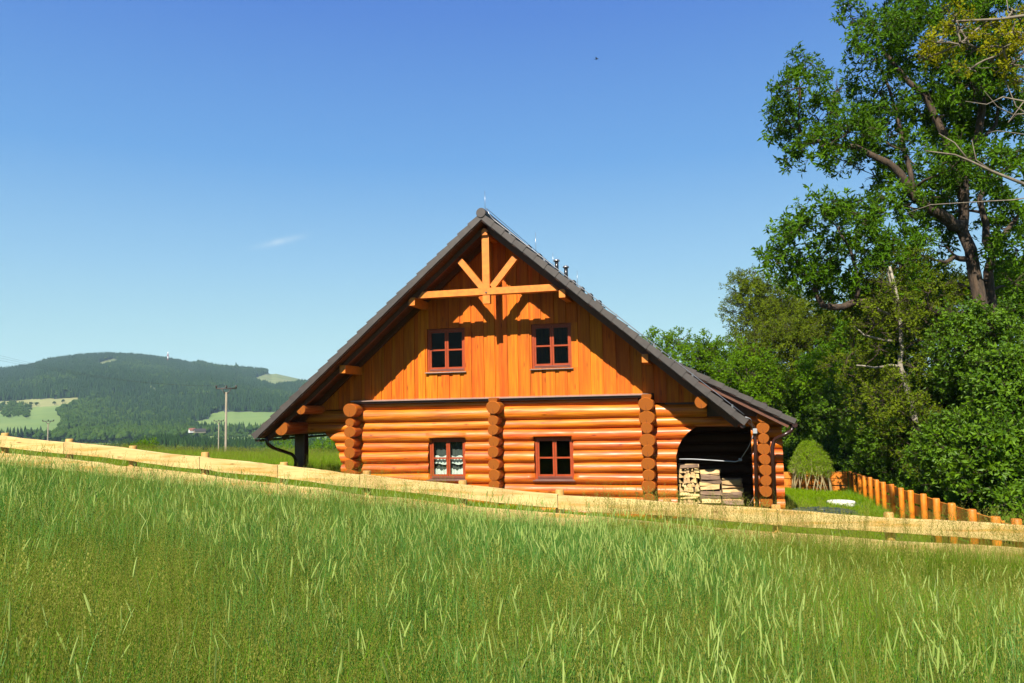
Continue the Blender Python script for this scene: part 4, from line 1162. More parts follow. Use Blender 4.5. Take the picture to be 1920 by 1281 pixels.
# ------------------------------------------------------------------ stained fence on the right and at the back of the lawn
corner = P(1594, 920, 31.0); near = Vector((3.13, YFE + .2, 0))
side = empty('fence', (4.8, 20, -0.9), 'orange stained post and board fence running back along the lawn', 'fence')
NP = 16
ptop = [884, 887, 889, 892, 895, 899.5, 904, 908, 915, 919.5, 926, 934.5, 943.5, 955, 968.5, 982]
pxs = [1594, 1602.5, 1611, 1620, 1631, 1643.5, 1656, 1671.5, 1689, 1707, 1731, 1755, 1784, 1822, 1866, 1908]
sp = []
for i in range(NP):
    Y = 31.0 + (YFE + .1 - 31.0) * i / (NP - 1)
    # horizontal depth along the row comes from the even spacing of the posts
    q = P(pxs[i], ptop[i], Y); sp.append(q)
for i, q in enumerate(sp[:-1]):
    gz_ = q.z - 1.25; r = .062
    mb = MB(); mb.tube([(q.x, q.y, gz_), (q.x, q.y, q.z - .02), (q.x, q.y, q.z)], [r, r * .97, r * .85], 12)
    mb.build('fence_post', 'stained_wood', side, origin=(q.x, q.y, q.z))
for i in range(NP - 1):
    a, b_ = sp[i], sp[i + 1]
    for off in (.06, .32, .58):
        mb = MB(); d = (b_ - a); d.z = 0; nn = Vector((d.y, -d.x, 0)).normalized()
        if nn.x < 0: nn = -nn
        a2, b2 = a + nn * .066, b_ + nn * .066
        za, zb = a.z - off, b_.z - off
        j0, j1 = random.uniform(-.012, .012), random.uniform(-.012, .012)
        vs = []
        for p_, z in ((a2, za + j0), (b2, zb + j1)):
            for o_, dz in ((0, -.20), (.035, -.20), (.035, 0), (0, 0)): vs.append((p_.x + nn.x * o_, p_.y + nn.y * o_, z + dz))
        mb.add(vs, [(0, 1, 2, 3), (7, 6, 5, 4), (0, 4, 5, 1), (1, 5, 6, 2), (2, 6, 7, 3), (3, 7, 4, 0)])
        c_ = (a2 + b2) / 2
        mb.build('fence_board', 'stained_wood', side, origin=(c_.x, c_.y, (za + zb) / 2 - .1))
back = empty('fence', (0.5, 31.0, -1.4), 'short orange board fence closing the lawn behind the willow hut', 'fence')
cz_ = sp[0].z
bx = [sp[0].x - .1, sp[0].x - 1.5, sp[0].x - 2.9, sp[0].x - 4.3, sp[0].x - 5.7]
for i, x in enumerate(bx[1:]):
    mb = MB(); mb.tube([(x, 30.93, cz_ - 1.2), (x, 30.93, cz_ + .02)], .065, 12); mb.build('fence_post', 'stained_wood', back, origin=(x, 30.93, cz_))
for i in range(4):
    for off in (.02, .27, .52):
        mb = MB(); mb.box(bx[i + 1], bx[i] - .004, 31.0, 31.04, cz_ - off - .225 + random.uniform(-.01, .01), cz_ - off + random.uniform(-.01, .01), bev=.006)
        mb.build('fence_board', 'stained_wood', back, origin=((bx[i] + bx[i + 1]) / 2, 31, cz_ - off - .1))

# ------------------------------------------------------------------ lids on the lawn
def hit(px, py):
    d = raydir(px, py); t = 5.0
    while t < 400 and CAM[2] + d[2] * t > float(ground(d[0] * t, d[1] * t)): t += .05
    return Vector(CAM + d * t)
def disc(name, px, py, Y0, dia, h, mat, label, cat, extra=None):
    q = hit(px, py + 2); Y = q.y; mb = MB(); r = dia / 2 * Y / Y0; q.z += h + .01; z = q.z
    mb.tube([(q.x, Y, z - .6), (q.x, Y, z - h), (q.x, Y, z - .02), (q.x, Y, z - .005), (q.x, Y, z)], [r * .96, r * .97, r, r * .985, r * .95], 36)
    if extra: extra(mb, q, r, z)
    o = mb.build(name, mat, origin=(q.x, Y, z - h)); tag(o, label, cat)
    return q
def ribs(mb, q, r, z):
    for k in range(8):
        a = k * math.pi / 4
        mb.box(-.02, .02, .15, r * .9, 0, .015, M=Matrix.Translation((q.x, q.y, z)) @ Matrix.Rotation(a, 4, 'Z'))
    mb.tube([(q.x, q.y, z), (q.x, q.y, z + .05)], [.16, .14], 20)
lidA = disc('well_cover', 1577, 943, 26.6, .82, .07, 'concrete', 'round pale concrete well cover standing on the lawn', 'well cover')
q = hit(1592, 950); q.z += .06; mb = MB(); mb.box(q.x - .12, q.x + .12, q.y - .1, q.y + .1, q.z - .3, q.z, bev=.02)
tag(mb.build('stone', 'concrete', origin=tuple(q)), 'small pale stone beside the round concrete well cover', 'stone')
lidB = disc('tank_lid', 1541, 960, 24.0, 1.6, .06, 'green_lid', 'wide dark green septic tank lid on the lawn beside the house', 'tank lid', ribs)

#@@HOUSE_END
# ------------------------------------------------------------------ distant land
# conifer and broadleaf shapes for the wooded hill (an uncountable wood)
def lowtree(kind, seed):
    R = random.Random(seed); mb = MB()
    if kind == 0:
        for k in range(4):
            z0 = .12 + k * .2; r = .24 - k * .05; n_ = 7; h = .36
            ring = [(r * math.cos(2 * math.pi * j / n_ + k) * R.uniform(.8, 1.2), r * math.sin(2 * math.pi * j / n_ + k) * R.uniform(.8, 1.2), z0 - R.uniform(0, .04)) for j in range(n_)]
            mb.add(ring + [(0, 0, z0 + h)], [(j, (j + 1) % n_, n_) for j in range(n_)])
    else:
        for k in range(5):
            c = Vector((R.uniform(-.22, .22), R.uniform(-.22, .22), R.uniform(.38, .72))); r = R.uniform(.2, .32)
            vs = [c + Vector((0, 0, r))] + [c + Vector((math.cos(a + q) * r * .9 * R.uniform(.8, 1.15), math.sin(a + q) * r * .9 * R.uniform(.8, 1.15), zz * r)) for q, zz in ((0, .4), (.5, -.35)) for a in [2 * math.pi * j / 6 for j in range(6)]] + [c - Vector((0, 0, r))]
            fs = [(0, 1 + j, 1 + (j + 1) % 6) for j in range(6)] + [(1 + j, 7 + j, 1 + (j + 1) % 6) for j in range(6)] + [(7 + j, 7 + (j + 1) % 6, 1 + (j + 1) % 6) for j in range(6)] + [(13, 7 + (j + 1) % 6, 7 + j) for j in range(6)]
            mb.add(vs, fs)
    return mb
variants('spruce', [src('spruce_far', lowtree(0, k), 'conifer') for k in range(3)])
variants('mixed', [src('mixed_far', lowtree(k % 2, k + 9), 'conifer_mixed') for k in range(4)])
def far_scatter(name, key, x, y, hs_, wr=(.8, 1.2), label=None, cat=None, dz=-.3):
    z = ground(x, y) + dz
    h = hs_
    o = scatter(name, key, np.stack([x, y, z], -1), np.stack([np.zeros(len(x)), np.zeros(len(x)), rs.rand(len(x)) * 6.28], -1), np.stack([h * rs.uniform(*wr, len(x)), h * rs.uniform(*wr, len(x)), h], -1))
    if label: o['label'] = label; o['category'] = cat
    return o
n_ = 85000
az = rs.uniform(-1.15, 0.12, n_ * 2); r = np.sqrt(rs.uniform(930 ** 2, 2650 ** 2, n_ * 2))
x, y = r * np.sin(az), r * np.cos(az); c_ = cover(x, y, ground(x, y)); k_ = (c_ == 0); x, y = x[k_], y[k_]
mixm = vnoise(x, y, 130, 3) + rs.normal(size=len(x)) * .35 + np.clip((1500 - np.hypot(x, y)) / 500, 0, 1) * .5
a_ = mixm < .45
far_scatter('forest', 'spruce', x[a_], y[a_], rs.uniform(8.5, 14, a_.sum()), (.7, 1.05), 'dark spruce forest covering the long distant hill', 'forest')
far_scatter('forest', 'mixed', x[~a_], y[~a_], rs.uniform(8, 12, (~a_).sum()), (.8, 1.2), 'lighter green broadleaf wood in patches on the distant hill', 'forest')
# bushes spread over the hillside meadow
def px_pt(px, r):
    a = px_az(px); return np.array([r * math.sin(a), r * math.cos(a)])
bxs, bys = [], []
for px, py in [(8, 770), (18, 766), (28, 772), (38, 762), (30, 778), (44, 774), (12, 779), (50, 766), (22, 760), (3, 764), (36, 768), (46, 780)]:
    for _ in range(24):
        px2, py2 = px + rs.normal() * 4.5, py + rs.normal() * 2.2
        d = raydir(px2, py2); t = 900
        while t < 3000 and CAM[2] + d[2] * t > float(ground(d[0] * t, d[1] * t)): t += 8
        bxs.append(d[0] * t); bys.append(d[1] * t)
far_scatter('bushes', 'mixed', np.array(bxs), np.array(bys), rs.uniform(4, 7, len(bxs)), (.9, 1.5), 'scattered bushes on the pale meadow at the foot of the hill', 'bushes')
# dark belt of wood in the valley beyond the field
n_ = 2600
px_ = np.concatenate([rs.uniform(172, 560, n_), rs.uniform(560, 1300, 1500)]); r = rs.uniform(470, 590, n_ + 1500)
a_ = np.array([px_az(p) for p in px_]); x, y = r * np.sin(a_), r * np.cos(a_)
tz = np.interp(px_, [172, 230, 300, 420, 520, 1300], [7, 10, 13, 9.5, 9.5, 12]) * rs.uniform(.8, 1.1, len(px_))
k_ = rs.rand(len(px_)) < .75
far_scatter('forest', 'spruce', x[k_], y[k_], tz[k_], (.6, .9), 'dark belt of conifers in the valley beyond the field', 'forest')
far_scatter('hedgerow', 'mixed', x[~k_], y[~k_], tz[~k_] * .85, (.9, 1.3), 'lighter broadleaf trees mixed into the dark valley belt', 'hedgerow')
# trees along the foot of the hill
n_ = 1200
px_ = np.concatenate([rs.uniform(110, 380, n_), rs.uniform(380, 640, 200)]); r = np.concatenate([rs.uniform(880, 960, n_), rs.uniform(900, 960, 200)])
a_ = np.array([px_az(p) for p in px_]); x, y = r * np.sin(a_), r * np.cos(a_)
far_scatter('hedgerow', 'mixed', x, y, rs.uniform(9, 15, len(x)) * np.where(px_ > 360, .45, 1), (.8, 1.3), 'row of round trees along the foot of the distant hill', 'hedgerow')
# single trees on the left meadow
def small_tree(px, hpx, r, w, label, seed, group=None, leaf='conifer_mixed'):
    a = px_az(px); x, y = r * math.sin(a), r * math.cos(a); z = float(ground(x, y))
    h = hpx / FPX * r * 1.08; root = empty('meadow_tree', (x, y, z), label, 'tree', group)
    mb = MB(); mb.tube([(x, y, z - .3), (x, y, z + h * .35), (x + .1, y, z + h * .6)], [h * .035, h * .025, h * .012], 6); mb.build('trunk', 'bark', root)
    m2 = MB(); R = random.Random(seed)
    for k in range(16):
        d = Vector((R.gauss(0, 1), R.gauss(0, 1), R.gauss(0, 1))).normalized() * R.uniform(.2, 1)
        c = Vector((x + d.x * h * .3 * w, y + d.y * h * .3 * w, z + h * (.58 + d.z * .26))); rr3 = h * R.uniform(.12, .2)
        for j in range(14):
            g = Vector((R.gauss(0, 1), R.gauss(0, 1), R.gauss(0, 1))).normalized(); o_ = g.orthogonal().normalized(); o2 = g.cross(o_)
            p_ = c + g * rr3 * R.uniform(.7, 1.1); s_ = rr3 * R.uniform(.35, .6)
            m2.add([p_ + o_ * s_, p_ + o2 * s_, p_ - o_ * s_, p_ - o2 * s_], [(0, 1, 2, 3)])
    m2.build('crown', leaf, root)
for i, (px, hp, w, lb) in enumerate(((37, 9, 1, 'smallest tree at the left end of the row under the meadow, near the picture edge'), (49, 10, 1, 'small round tree, second from the left in the row under the hillside meadow'), (58, 11, 1.1, 'round tree just left of the small far utility pole'), (76, 12, 1.1, 'broad tree just left behind the small far utility pole'), (86, 13, 1.2, 'broad dark tree right behind the small far utility pole'), (100, 11, 1.2, 'round tree just right of the small far utility pole'))):
    small_tree(px, hp * 1.3, 880, w, lb, i)
for i, (px, py) in enumerate(((60, 761), (70, 762), (103, 760), (118, 757))):
    d = raydir(px, py); t = 900
    while t < 3000 and CAM[2] + d[2] * t > float(ground(d[0] * t, d[1] * t)): t += 4
    small_tree(px, 7, t, 1.3, ['leftmost lone bush high on the dry hillside meadow', 'second lone bush high on the dry hillside meadow', 'third lone bush high on the dry meadow, beside the wood', 'lone bush at the upper right tip of the dry meadow, against the forest'][i], 40 + i)
small_tree(25, 14, 240, 1.0, 'dark bush standing just above the left end of the front fence', 77, leaf='leaf_ash')
# broadleaf trees seen under the left eave, beyond the field
for i, (px, top, r, w, lb) in enumerate(((592, 818, 92, 1.5, 'green tree seen under the left eave just right of the porch post'), (632, 826, 110, 1.4, 'green tree beyond the field, against the bracket logs of the porch'), (612, 822, 125, 1.6, 'tree between its two neighbours far behind the porch post'), (541, 822, 130, 1.3, 'low tree beyond the field seen just left of the porch post'))):
    a = px_az(px); x, y = r * math.sin(a), r * math.cos(a); gz_ = float(ground(x, y))
    d = raydir(px, top); zt = CAM[2] + d[2] / math.hypot(d[0], d[1]) * r
    h = zt - gz_; R = random.Random(i + 60)
    bl = [((x + R.uniform(-1, 1) * h * .2 * w, y + R.uniform(-1, 1) * h * .2 * w, gz_ + h * R.uniform(.5, .88)), h * .16) for _ in range(9)]
    make_tree(lb, (x, y, gz_), [([(x, y, gz_ - .3), (x, y, gz_ + h * .7)], h * .03, h * .01)], bl, 'bright', 'bark', dens=max(3, 30 / h), spray_s=1.8, seed=i, twigs=3)
# light green bushes at the crest
for i, px in enumerate((258, 268, 281)):
    r = 70; a = px_az(px); x, y = r * math.sin(a), r * math.cos(a); d = raydir(px, 826 + i); zt = CAM[2] + d[2] / math.hypot(d[0], d[1]) * r; gz_ = zt - 1.6
    bl = [((x + rs.uniform(-.6, .6), y, zt - rs.uniform(.35, 1)), .45) for _ in range(5)]
    make_tree(['light green bush left of its two neighbours on the field crest', 'middle light green bush on the crest of the field', 'light green bush right of its two neighbours on the field crest'][i], (x, y, gz_), [([(x, y, gz_), (x, y, zt - .6)], .04, .02)], bl, 'bright', 'bark', dens=14, cat='bush', name='bush', twigs=2, seed=i)
# utility poles
def pole(px, top, r, label, kind=0):
    a = px_az(px); x, y = r * math.sin(a), r * math.cos(a); gz_ = float(ground(x, y))
    d = raydir(px, top); zt = CAM[2] + d[2] / math.hypot(d[0], d[1]) * r
    root = empty('utility_pole', (x, y, gz_), label, 'utility pole')
    s = r / 120.0 if kind == 0 else 1.0
    mb = MB(); mb.tube([(x, y, gz_ - .5), (x, y, zt - .95)], [.21, .14], 12); mb.build('pole', 'pole_concrete', root)
    w = 1.42
    c_, s_ = math.cos(a), -math.sin(a)     # crossarm square to the view
    def L_(u, z): return (x + u * c_, y + u * s_, z)
    ca = MB(); z0 = zt - .42
    ca.tube([L_(-w, z0), L_(w, z0)], .10, 6); 
    ca.tube([L_(-.72, z0), L_(0, zt - 1.35)], .07, 6); ca.tube([L_(.72, z0), L_(0, zt - 1.35)], .07, 6)
    ca.build('crossarm', 'pole_steel', root)
    tips = []
    for u in (-w + .08, 0, w - .08):
        i_ = MB(); i_.tube([L_(u, z0), L_(u, z0 + .16), L_(u, z0 + .22), L_(u, z0 + .42)], [.09, .10, .15, .13], 8); i_.build('insulator', 'insulator', root, origin=L_(u, z0)); tips.append(Vector(L_(u, z0 + .42)))
    return tips
t1 = pole(424.5, 723, 122, 'tall concrete utility pole with a crossarm, nearest the house')
t2 = pole(411, 787, 262, 'thinner far utility pole standing just left of the tall one')
t3 = pole(92.5, 787, 262, 'small far utility pole above the left end of the fence')
# power lines run from an unseen pole on the left over the tall pole to the far one
near_p = [Vector(P(-260, 592 + 10 * i, 52)) for i in range(3)]
for i in range(3):
    wh = ('left', 'middle', 'right')[i]
    for A, B, lb in ((near_p[i], t1[i], 'power line rising left from the %s insulator of the tall utility pole' % wh), (t1[i], t2[i], 'power line from the %s insulator of the tall pole to the one behind' % wh)):
        mb = MB(); pts = []
        for k in range(13):
            t = k / 12; q = A.lerp(B, t); q.z -= 4 * (1.6 if A is near_p[i] else 2.0) * t * (1 - t); pts.append(q)
        mb.tube(pts, .008, 4)
        o = mb.build('power_line', 'pole_steel'); tag(o, lb, 'power line', 'power lines on the utility poles')
# transmitter mast on the ridge
r = 2420; a = px_az(314); x, y = r * math.sin(a), r * math.cos(a); z = float(ground(x, y))
d = raydir(314, 660); zt = CAM[2] + d[2] / math.hypot(d[0], d[1]) * r
root = empty('transmitter_mast', (x, y, z), 'red and white transmitter mast on the ridge of the distant hill', 'mast')
for k in range(4):
    a0, a1 = zt - 26 + k * 6.5, zt - 26 + (k + 1) * 6.5
    mb = MB(); mb.tube([(x, y, a0 if k else z), (x, y, a1)], [2.1 - k * .2, 1.9 - k * .2], 10); mb.build('mast_section', 'white_paint' if k % 2 else 'red_paint', root, origin=(x, y, a0))
# village houses in the valley
def far_house(px, py, r, w, dpt, h, wall, roof, label):
    a = px_az(px); x, y = r * math.sin(a), r * math.cos(a); d = raydir(px, py); z = CAM[2] + d[2] / math.hypot(d[0], d[1]) * r
    root = empty('village_house', (x, y, z), label, 'house'); rt = -a + .3
    def T(v): c, s = math.cos(rt), math.sin(rt); return (x + v[0] * c - v[1] * s, y + v[0] * s + v[1] * c, z + v[2])
    m1 = MB(); vs = [(-w, -dpt, -.4), (w, -dpt, -.4), (w, dpt, -.4), (-w, dpt, -.4), (-w, -dpt, h), (w, -dpt, h), (w, dpt, h), (-w, dpt, h), (-w, 0, h + dpt * .8), (w, 0, h + dpt * .8)]
    m1.add([T(v) for v in vs], [(0, 1, 5, 4), (1, 2, 6, 9, 5), (2, 3, 7, 6), (3, 0, 4, 8, 7)]); m1.build('wall', wall, root)
    m2 = MB(); e = .5; vs = [(-w - e, -dpt - e, h - .3), (w + e, -dpt - e, h - .3), (w + e, 0, h + dpt * .8 + .25), (-w - e, 0, h + dpt * .8 + .25), (-w - e, dpt + e, h - .3), (w + e, dpt + e, h - .3)]
    m2.add([T(v) for v in vs], [(0, 1, 2, 3), (3, 2, 5, 4)]); m2.build('roof', roof, root)
far_house(361, 810.5, 860, 2.6, 2.4, 1.9, 'white_paint', 'roof_red', 'white far house with red roof, leftmost of the hamlet')
far_house(370, 811, 840, 2.4, 2.2, 1.7, 'pole_concrete', 'roof_tile', 'middle house of the far hamlet, between the red and the last grey roof')
far_house(380, 811, 870, 3, 2.4, 1.8, 'pole_concrete', 'roof_tile', 'grey roofed house, rightmost of the far hamlet')
# bird high in the sky
q = P(1119, 111, 60); mb = MB()
def bt(v): return (q.x + v[0], q.y + v[1], q.z + v[2])
mb.tube([bt((-.16, 0, 0)), bt((-.08, 0, .01)), bt((.02, 0, .015)), bt((.10, 0, .02)), bt((.15, 0, .02))], [.008, .035, .04, .025, .008], 8)
mb.add([bt((-.05, 0, .02)), bt((.06, 0, .02)), bt((.0, -.16, .08)), bt((-.09, -.26, .05)), bt((-.08, -.12, .06))], [(0, 1, 2, 4), (4, 2, 3)])
mb.add([bt((-.05, 0, .02)), bt((.06, 0, .02)), bt((.0, .16, .08)), bt((-.09, .26, .05)), bt((-.08, .12, .06))], [(4, 2, 1, 0), (3, 2, 4)])
mb.add([bt((-.14, 0, 0)), bt((-.24, -.04, 0)), bt((-.24, .04, 0))], [(0, 1, 2)])
tag(mb.build('bird', 'bird_feather', origin=tuple(q)), 'small dark bird flying high above the roof ridge', 'bird')

# ------------------------------------------------------------------ trees on the right
def blob(px, py, rp, Y, dy=0.0):
    q = P(px, py, Y + dy); return ((q.x, q.y, q.z), rp / FPX * (Y + dy) * 1.05)
def gbase(px, Y): q = P(px, 900, Y); return (q.x, Y, float(ground(q.x, Y)))
Rb = random.Random(3)
YB_ = 29.0
ashl = [(1500, 165, 42), (1475, 225, 40), (1535, 225, 45), (1570, 170, 30), (1488, 285, 26), (1540, 275, 40), (1590, 250, 42), (1600, 35, 24), (1625, 95, 38), (1660, 55, 36), (1700, 110, 50), (1650, 175, 45), (1725, 50, 42), (1780, 45, 45), (1785, 120, 50), (1850, 30, 50), (1850, 120, 50), (1720, 210, 55), (1650, 265, 48), (1780, 215, 50), (1705, 300, 52), (1800, 300, 40), (1640, 330, 30), (1745, 370, 50), (1680, 385, 45), (1890, 320, 45), (1895, 400, 45), (1910, 470, 45), (1575, 300, 26), (1700, -30, 60), (1800, -40, 70), (1900, -30, 60), (1620, 230, 30), (1665, 225, 35), (1510, 130, 26), (1460, 245, 18), (1590, 10, 14),
        (1540, 395, 38), (1500, 430, 40), (1462, 470, 36), (1580, 430, 42), (1540, 490, 46), (1600, 500, 46), (1495, 510, 36), (1640, 450, 45), (1660, 530, 50), (1700, 470, 50), (1440, 492, 20), (1560, 540, 36), (1620, 560, 36), (1745, 450, 40), (1730, 520, 40), (1850, 215, 45), (1800, 245, 45), (1785, 330, 42), (1835, 300, 40), (1880, 350, 40), (1760, 400, 36), (1905, 230, 26), (1870, 170, 45), (1900, 180, 40), (1820, 160, 45), (1760, 170, 45), (1700, 40, 40), (1840, 70, 45), (1890, 90, 40), (1870, 430, 30), (1900, 530, 40), (1600, 400, 30)]
bl = [blob(px, py, rp * .84, YB_, Rb.uniform(-2.4, 2.0) - (1.5 if py > 380 and px < 1680 else 0)) for px, py, rp in ashl]
Pq = lambda px, py, dy=0.0: tuple(P(px, py, YB_ + dy))
b0 = gbase(1850, YB_)
limbs = [([(b0[0] + .1, b0[1], b0[2] - .3), Pq(1848, 700), Pq(1843, 600), Pq(1828, 540), Pq(1815, 470), Pq(1803, 400), Pq(1812, 330), Pq(1838, 250), Pq(1848, 170), Pq(1846, 60), Pq(1840, -60)], .33, .06),
         ([Pq(1862, 640, .5), Pq(1856, 545, .6), Pq(1858, 480, .6), Pq(1845, 425, .6), Pq(1838, 370, .6), Pq(1870, 280, .6)], .20, .06),
         ([Pq(1858, 478, .6), Pq(1890, 430, .8), Pq(1915, 395, 1)], .11, .05),
         ([Pq(1803, 425), Pq(1778, 408, -.3), Pq(1745, 395, -.6), Pq(1700, 345, -.8), Pq(1665, 305, -.8), Pq(1600, 275, -1), Pq(1540, 268, -1), Pq(1500, 250, -1)], .22, .04),
         ([Pq(1805, 370), Pq(1775, 260, .3), Pq(1735, 180, .4), Pq(1680, 130, .2), Pq(1640, 70, 0), Pq(1610, 40, 0)], .17, .035),
         ([Pq(1712, 355, -.7), Pq(1690, 250, 0), Pq(1665, 160, .4), Pq(1640, 110, .4)], .09, .03),
         ([Pq(1834, 590), Pq(1790, 592, -.8), Pq(1735, 573, -1.4), Pq(1690, 566, -1.6), Pq(1650, 566, -1.8), Pq(1605, 566, -2), Pq(1565, 577, -2), Pq(1540, 572, -2), Pq(1524, 530, -2), Pq(1506, 500, -2)], .20, .06),
         ([Pq(1605, 566, -2), Pq(1612, 540, -2), Pq(1600, 480, -2), Pq(1570, 430, -2)], .08, .03),
         ([Pq(1813, 486), Pq(1790, 484, -.3), Pq(1772, 492, -.5)], .10, .07),
         ([Pq(1842, 260), Pq(1868, 235, .3), Pq(1880, 150, .5)], .08, .04)]
make_tree('tall old tree with dark twisted trunk and broken limbs at the right edge', b0, limbs, bl, 'ash', 'bark', dens=23, twigs=8, seed=5, name='tall_tree')
# birch showing a pale leaning trunk
Yb = 26.5; b0 = gbase(1700, Yb); Q = lambda px, py, dy=0.0: tuple(P(px, py, Yb + dy))
limbs = [([(b0[0] + .4, Yb, b0[2] - .2), Q(1708, 750), Q(1700, 722), Q(1690, 690), Q(1691, 655), Q(1688, 620), Q(1680, 560), Q(1668, 500)], .115, .04),
         ([Q(1690, 690), Q(1672, 685, -.2), Q(1640, 690, -.4), Q(1606, 685, -.6)], .05, .02), ([Q(1672, 640, -.3), Q(1655, 637, -.4), Q(1620, 628, -.6), Q(1602, 612, -.6)], .045, .015), ([Q(1672, 594, 0), Q(1650, 582, -.2), Q(1640, 574, -.2)], .045, .03), ([Q(1686, 600), Q(1664, 505, -.3), Q(1655, 480, -.3)], .04, .02)]
bl = [blob(px, py, rp, Yb, Rb.uniform(.3, 1.8) if py < 735 else -1.2) for px, py, rp in ((1600, 600, 36), (1640, 600, 40), (1690, 590, 36), (1730, 600, 36), (1600, 650, 34), (1650, 655, 26), (1725, 640, 32), (1580, 690, 34), (1740, 550, 34), (1650, 540, 30), (1620, 720, 36), (1720, 700, 22), (1740, 510, 26), (1655, 480, 24), (1700, 780, 46), (1720, 840, 46), (1680, 740, 30), (1650, 760, 40), (1700, 540, 30), (1690, 500, 30))] + [blob(px, py, rp, Yb, -.9) for px, py, rp in ((1686, 612, 24), (1684, 570, 26), (1672, 540, 26), (1640, 610, 20), (1650, 655, 16), (1715, 690, 22), (1640, 575, 22))]
make_tree('birch with a pale leaning trunk showing among the dark leaves', b0, limbs, bl, 'olive', 'bark_pale', dens=24, twigbark='bark', seed=8, name='birch_tree')
# trees and bushes, each from an outline ellipse filled with leaf masses
def mass(label, px, py, wx, wy, Y, key, n, rp, seed, bpx=None, dens=20, name='tree', cat='tree', bark='bark', ss=1.0, dd=1.0):
    R = random.Random(seed); b0 = gbase(bpx or px, Y); bl = []; k = 0
    while len(bl) < n and k < 4000:
        k += 1
        u, v = R.uniform(-1, 1), R.uniform(-1, 1)
        if u * u + v * v > 1: continue
        dep = math.sqrt(max(0, 1 - u * u - v * v)) * wx / FPX * Y * .55 * dd
        bl.append(blob(px + u * (wx - rp * .6), py + v * (wy - rp * .6), rp * R.uniform(.75, 1.2), Y, R.uniform(-1, .35) * dep))
    q = P(px, py, Y); top = P(px, py - wy * .6, Y)
    limbs = [([(b0[0], Y, b0[2] - .2), ((b0[0] + q.x) / 2 + R.uniform(-.2, .2), Y, (b0[2] + q.z) / 2), (q.x, Y, q.z), (top.x, Y, top.z)], .05 + wy / FPX * Y * .045, .03)]
    for s_ in (-1, 1):
        e = P(px + s_ * wx * .5, py - wy * .2, Y); limbs.append(([((b0[0] + q.x) / 2, Y, (b0[2] + q.z) / 2), ((q.x + e.x) / 2, Y - .2, (q.z * 1.2 + e.z) / 2.2), (e.x, Y - .4, e.z)], .03 + wy / FPX * Y * .025, .02))
    make_tree(label, b0, limbs, bl, key, bark, dens=dens, seed=seed, name=name, cat=cat, spray_s=ss, twigs=4)
mass('thin light green tree just above the lower roof slope', 1250, 655, 52, 44, 44, 'bright', 12, 20, 20, dens=11)
mass('bright green tree behind the shed roof', 1330, 690, 60, 62, 42, 'bright', 22, 24, 21, dens=14)
mass('bright bushy tree right above the shed roof slope', 1400, 730, 62, 66, 38, 'bright', 24, 24, 22, dens=15)
mass('tall olive tree left of the big old tree', 1430, 600, 72, 94, 50, 'olive', 30, 30, 23, dens=12, ss=1.3)
mass('yellowish olive tree standing before the tallest olive tree', 1415, 660, 46, 74, 46, 'olive', 18, 24, 24, dens=14, ss=1.2)
mass('broad olive tree filling the gap behind the broken limb', 1535, 620, 66, 84, 48, 'olive', 26, 28, 124, dens=13, ss=1.3)
mass('rounded olive tree below the broken limb', 1495, 680, 52, 90, 45, 'olive', 24, 25, 25, dens=14, ss=1.2)
mass('dark green tree behind the willow hut', 1515, 790, 84, 84, 39, 'bush', 30, 28, 26, dens=15, ss=1.15)
mass('bright leafed young tree right of the willow hut', 1540, 730, 44, 56, 37, 'bright', 14, 22, 27, dens=15)
mass('dark leafy tree above the far corner of the orange fence', 1600, 800, 86, 96, 35, 'bush', 34, 28, 28, dens=16, ss=1.1)
mass('dark tree in the shade between birch and willow hut', 1590, 700, 80, 80, 41, 'ash', 26, 30, 29, dens=12, ss=1.1)
mass('leafy tree behind the middle of the orange side fence', 1675, 840, 80, 88, 29, 'bush', 36, 28, 30, dens=20)
mass('glossy leaved tree right below the birch', 1745, 770, 80, 90, 28, 'bush', 36, 30, 31, dens=20)
mass('dense tree at the right edge beneath the old tree', 1840, 660, 90, 84, 26, 'bush', 36, 32, 32, dens=20)
mass('large leafy bush behind the near end of the side fence', 1810, 870, 90, 86, 22, 'bush', 36, 34, 33, dens=24)
mass('nearest glossy bush at the lower right edge', 1895, 880, 80, 100, 18, 'bush', 32, 38, 34, dens=30)
mass('tall glossy bush at the right picture edge', 1905, 740, 60, 90, 20, 'bush', 24, 34, 35, dens=28)
mass('dark tree deep behind the birch', 1680, 620, 100, 90, 44, 'ash', 26, 34, 36, dens=11, ss=1.2)
mass('tree at the right edge behind the old trunk', 1900, 560, 60, 60, 38, 'ash', 16, 30, 37, dens=11, ss=1.1)
mass('olive tree behind the old trunk at half height', 1770, 560, 60, 60, 40, 'olive', 16, 28, 38, dens=12, ss=1.2)
for i, (px, Y) in enumerate(((1340, 58), (1440, 60), (1540, 56), (1640, 54), (1740, 50), (1840, 46), (1930, 40), (2010, 30), (2080, 24))):
    mass(['back row tree left of the others, low behind the shed roof', 'second tree from the left in the shaded back row', 'back row tree behind the willow hut', 'back row tree behind the corner of the orange fence', 'back row tree behind the birch', 'back row tree behind the old trunk', 'back row tree at the picture edge', 'tree just outside the right picture edge', 'near tree outside the right picture edge'][i], px, 800, 86, 110, Y, 'ash', 20, 40, 50 + i, dens=9, ss=1.4)
# ground level bushes closing the foot of the wood
for i, (px, py, Y) in enumerate(((1500, 880, 33.5), (1560, 868, 33.6), (1640, 890, 32), (1720, 915, 27), (1780, 935, 23), (1850, 955, 19.5), (1925, 960, 16.5))):
    mass(['low bush behind the back fence left of the hut', 'low bush behind the fence corner', 'low bush behind the far third of the side fence', 'low bush behind the middle of the side fence', 'low bush behind the near third of the side fence', 'low bush behind the nearest posts of the side fence', 'low bush at the very right edge of the picture'][i], px, py, 56, 40, Y, 'bush', 16, 24, 80 + i, dens=24, name='bush', cat='bush')
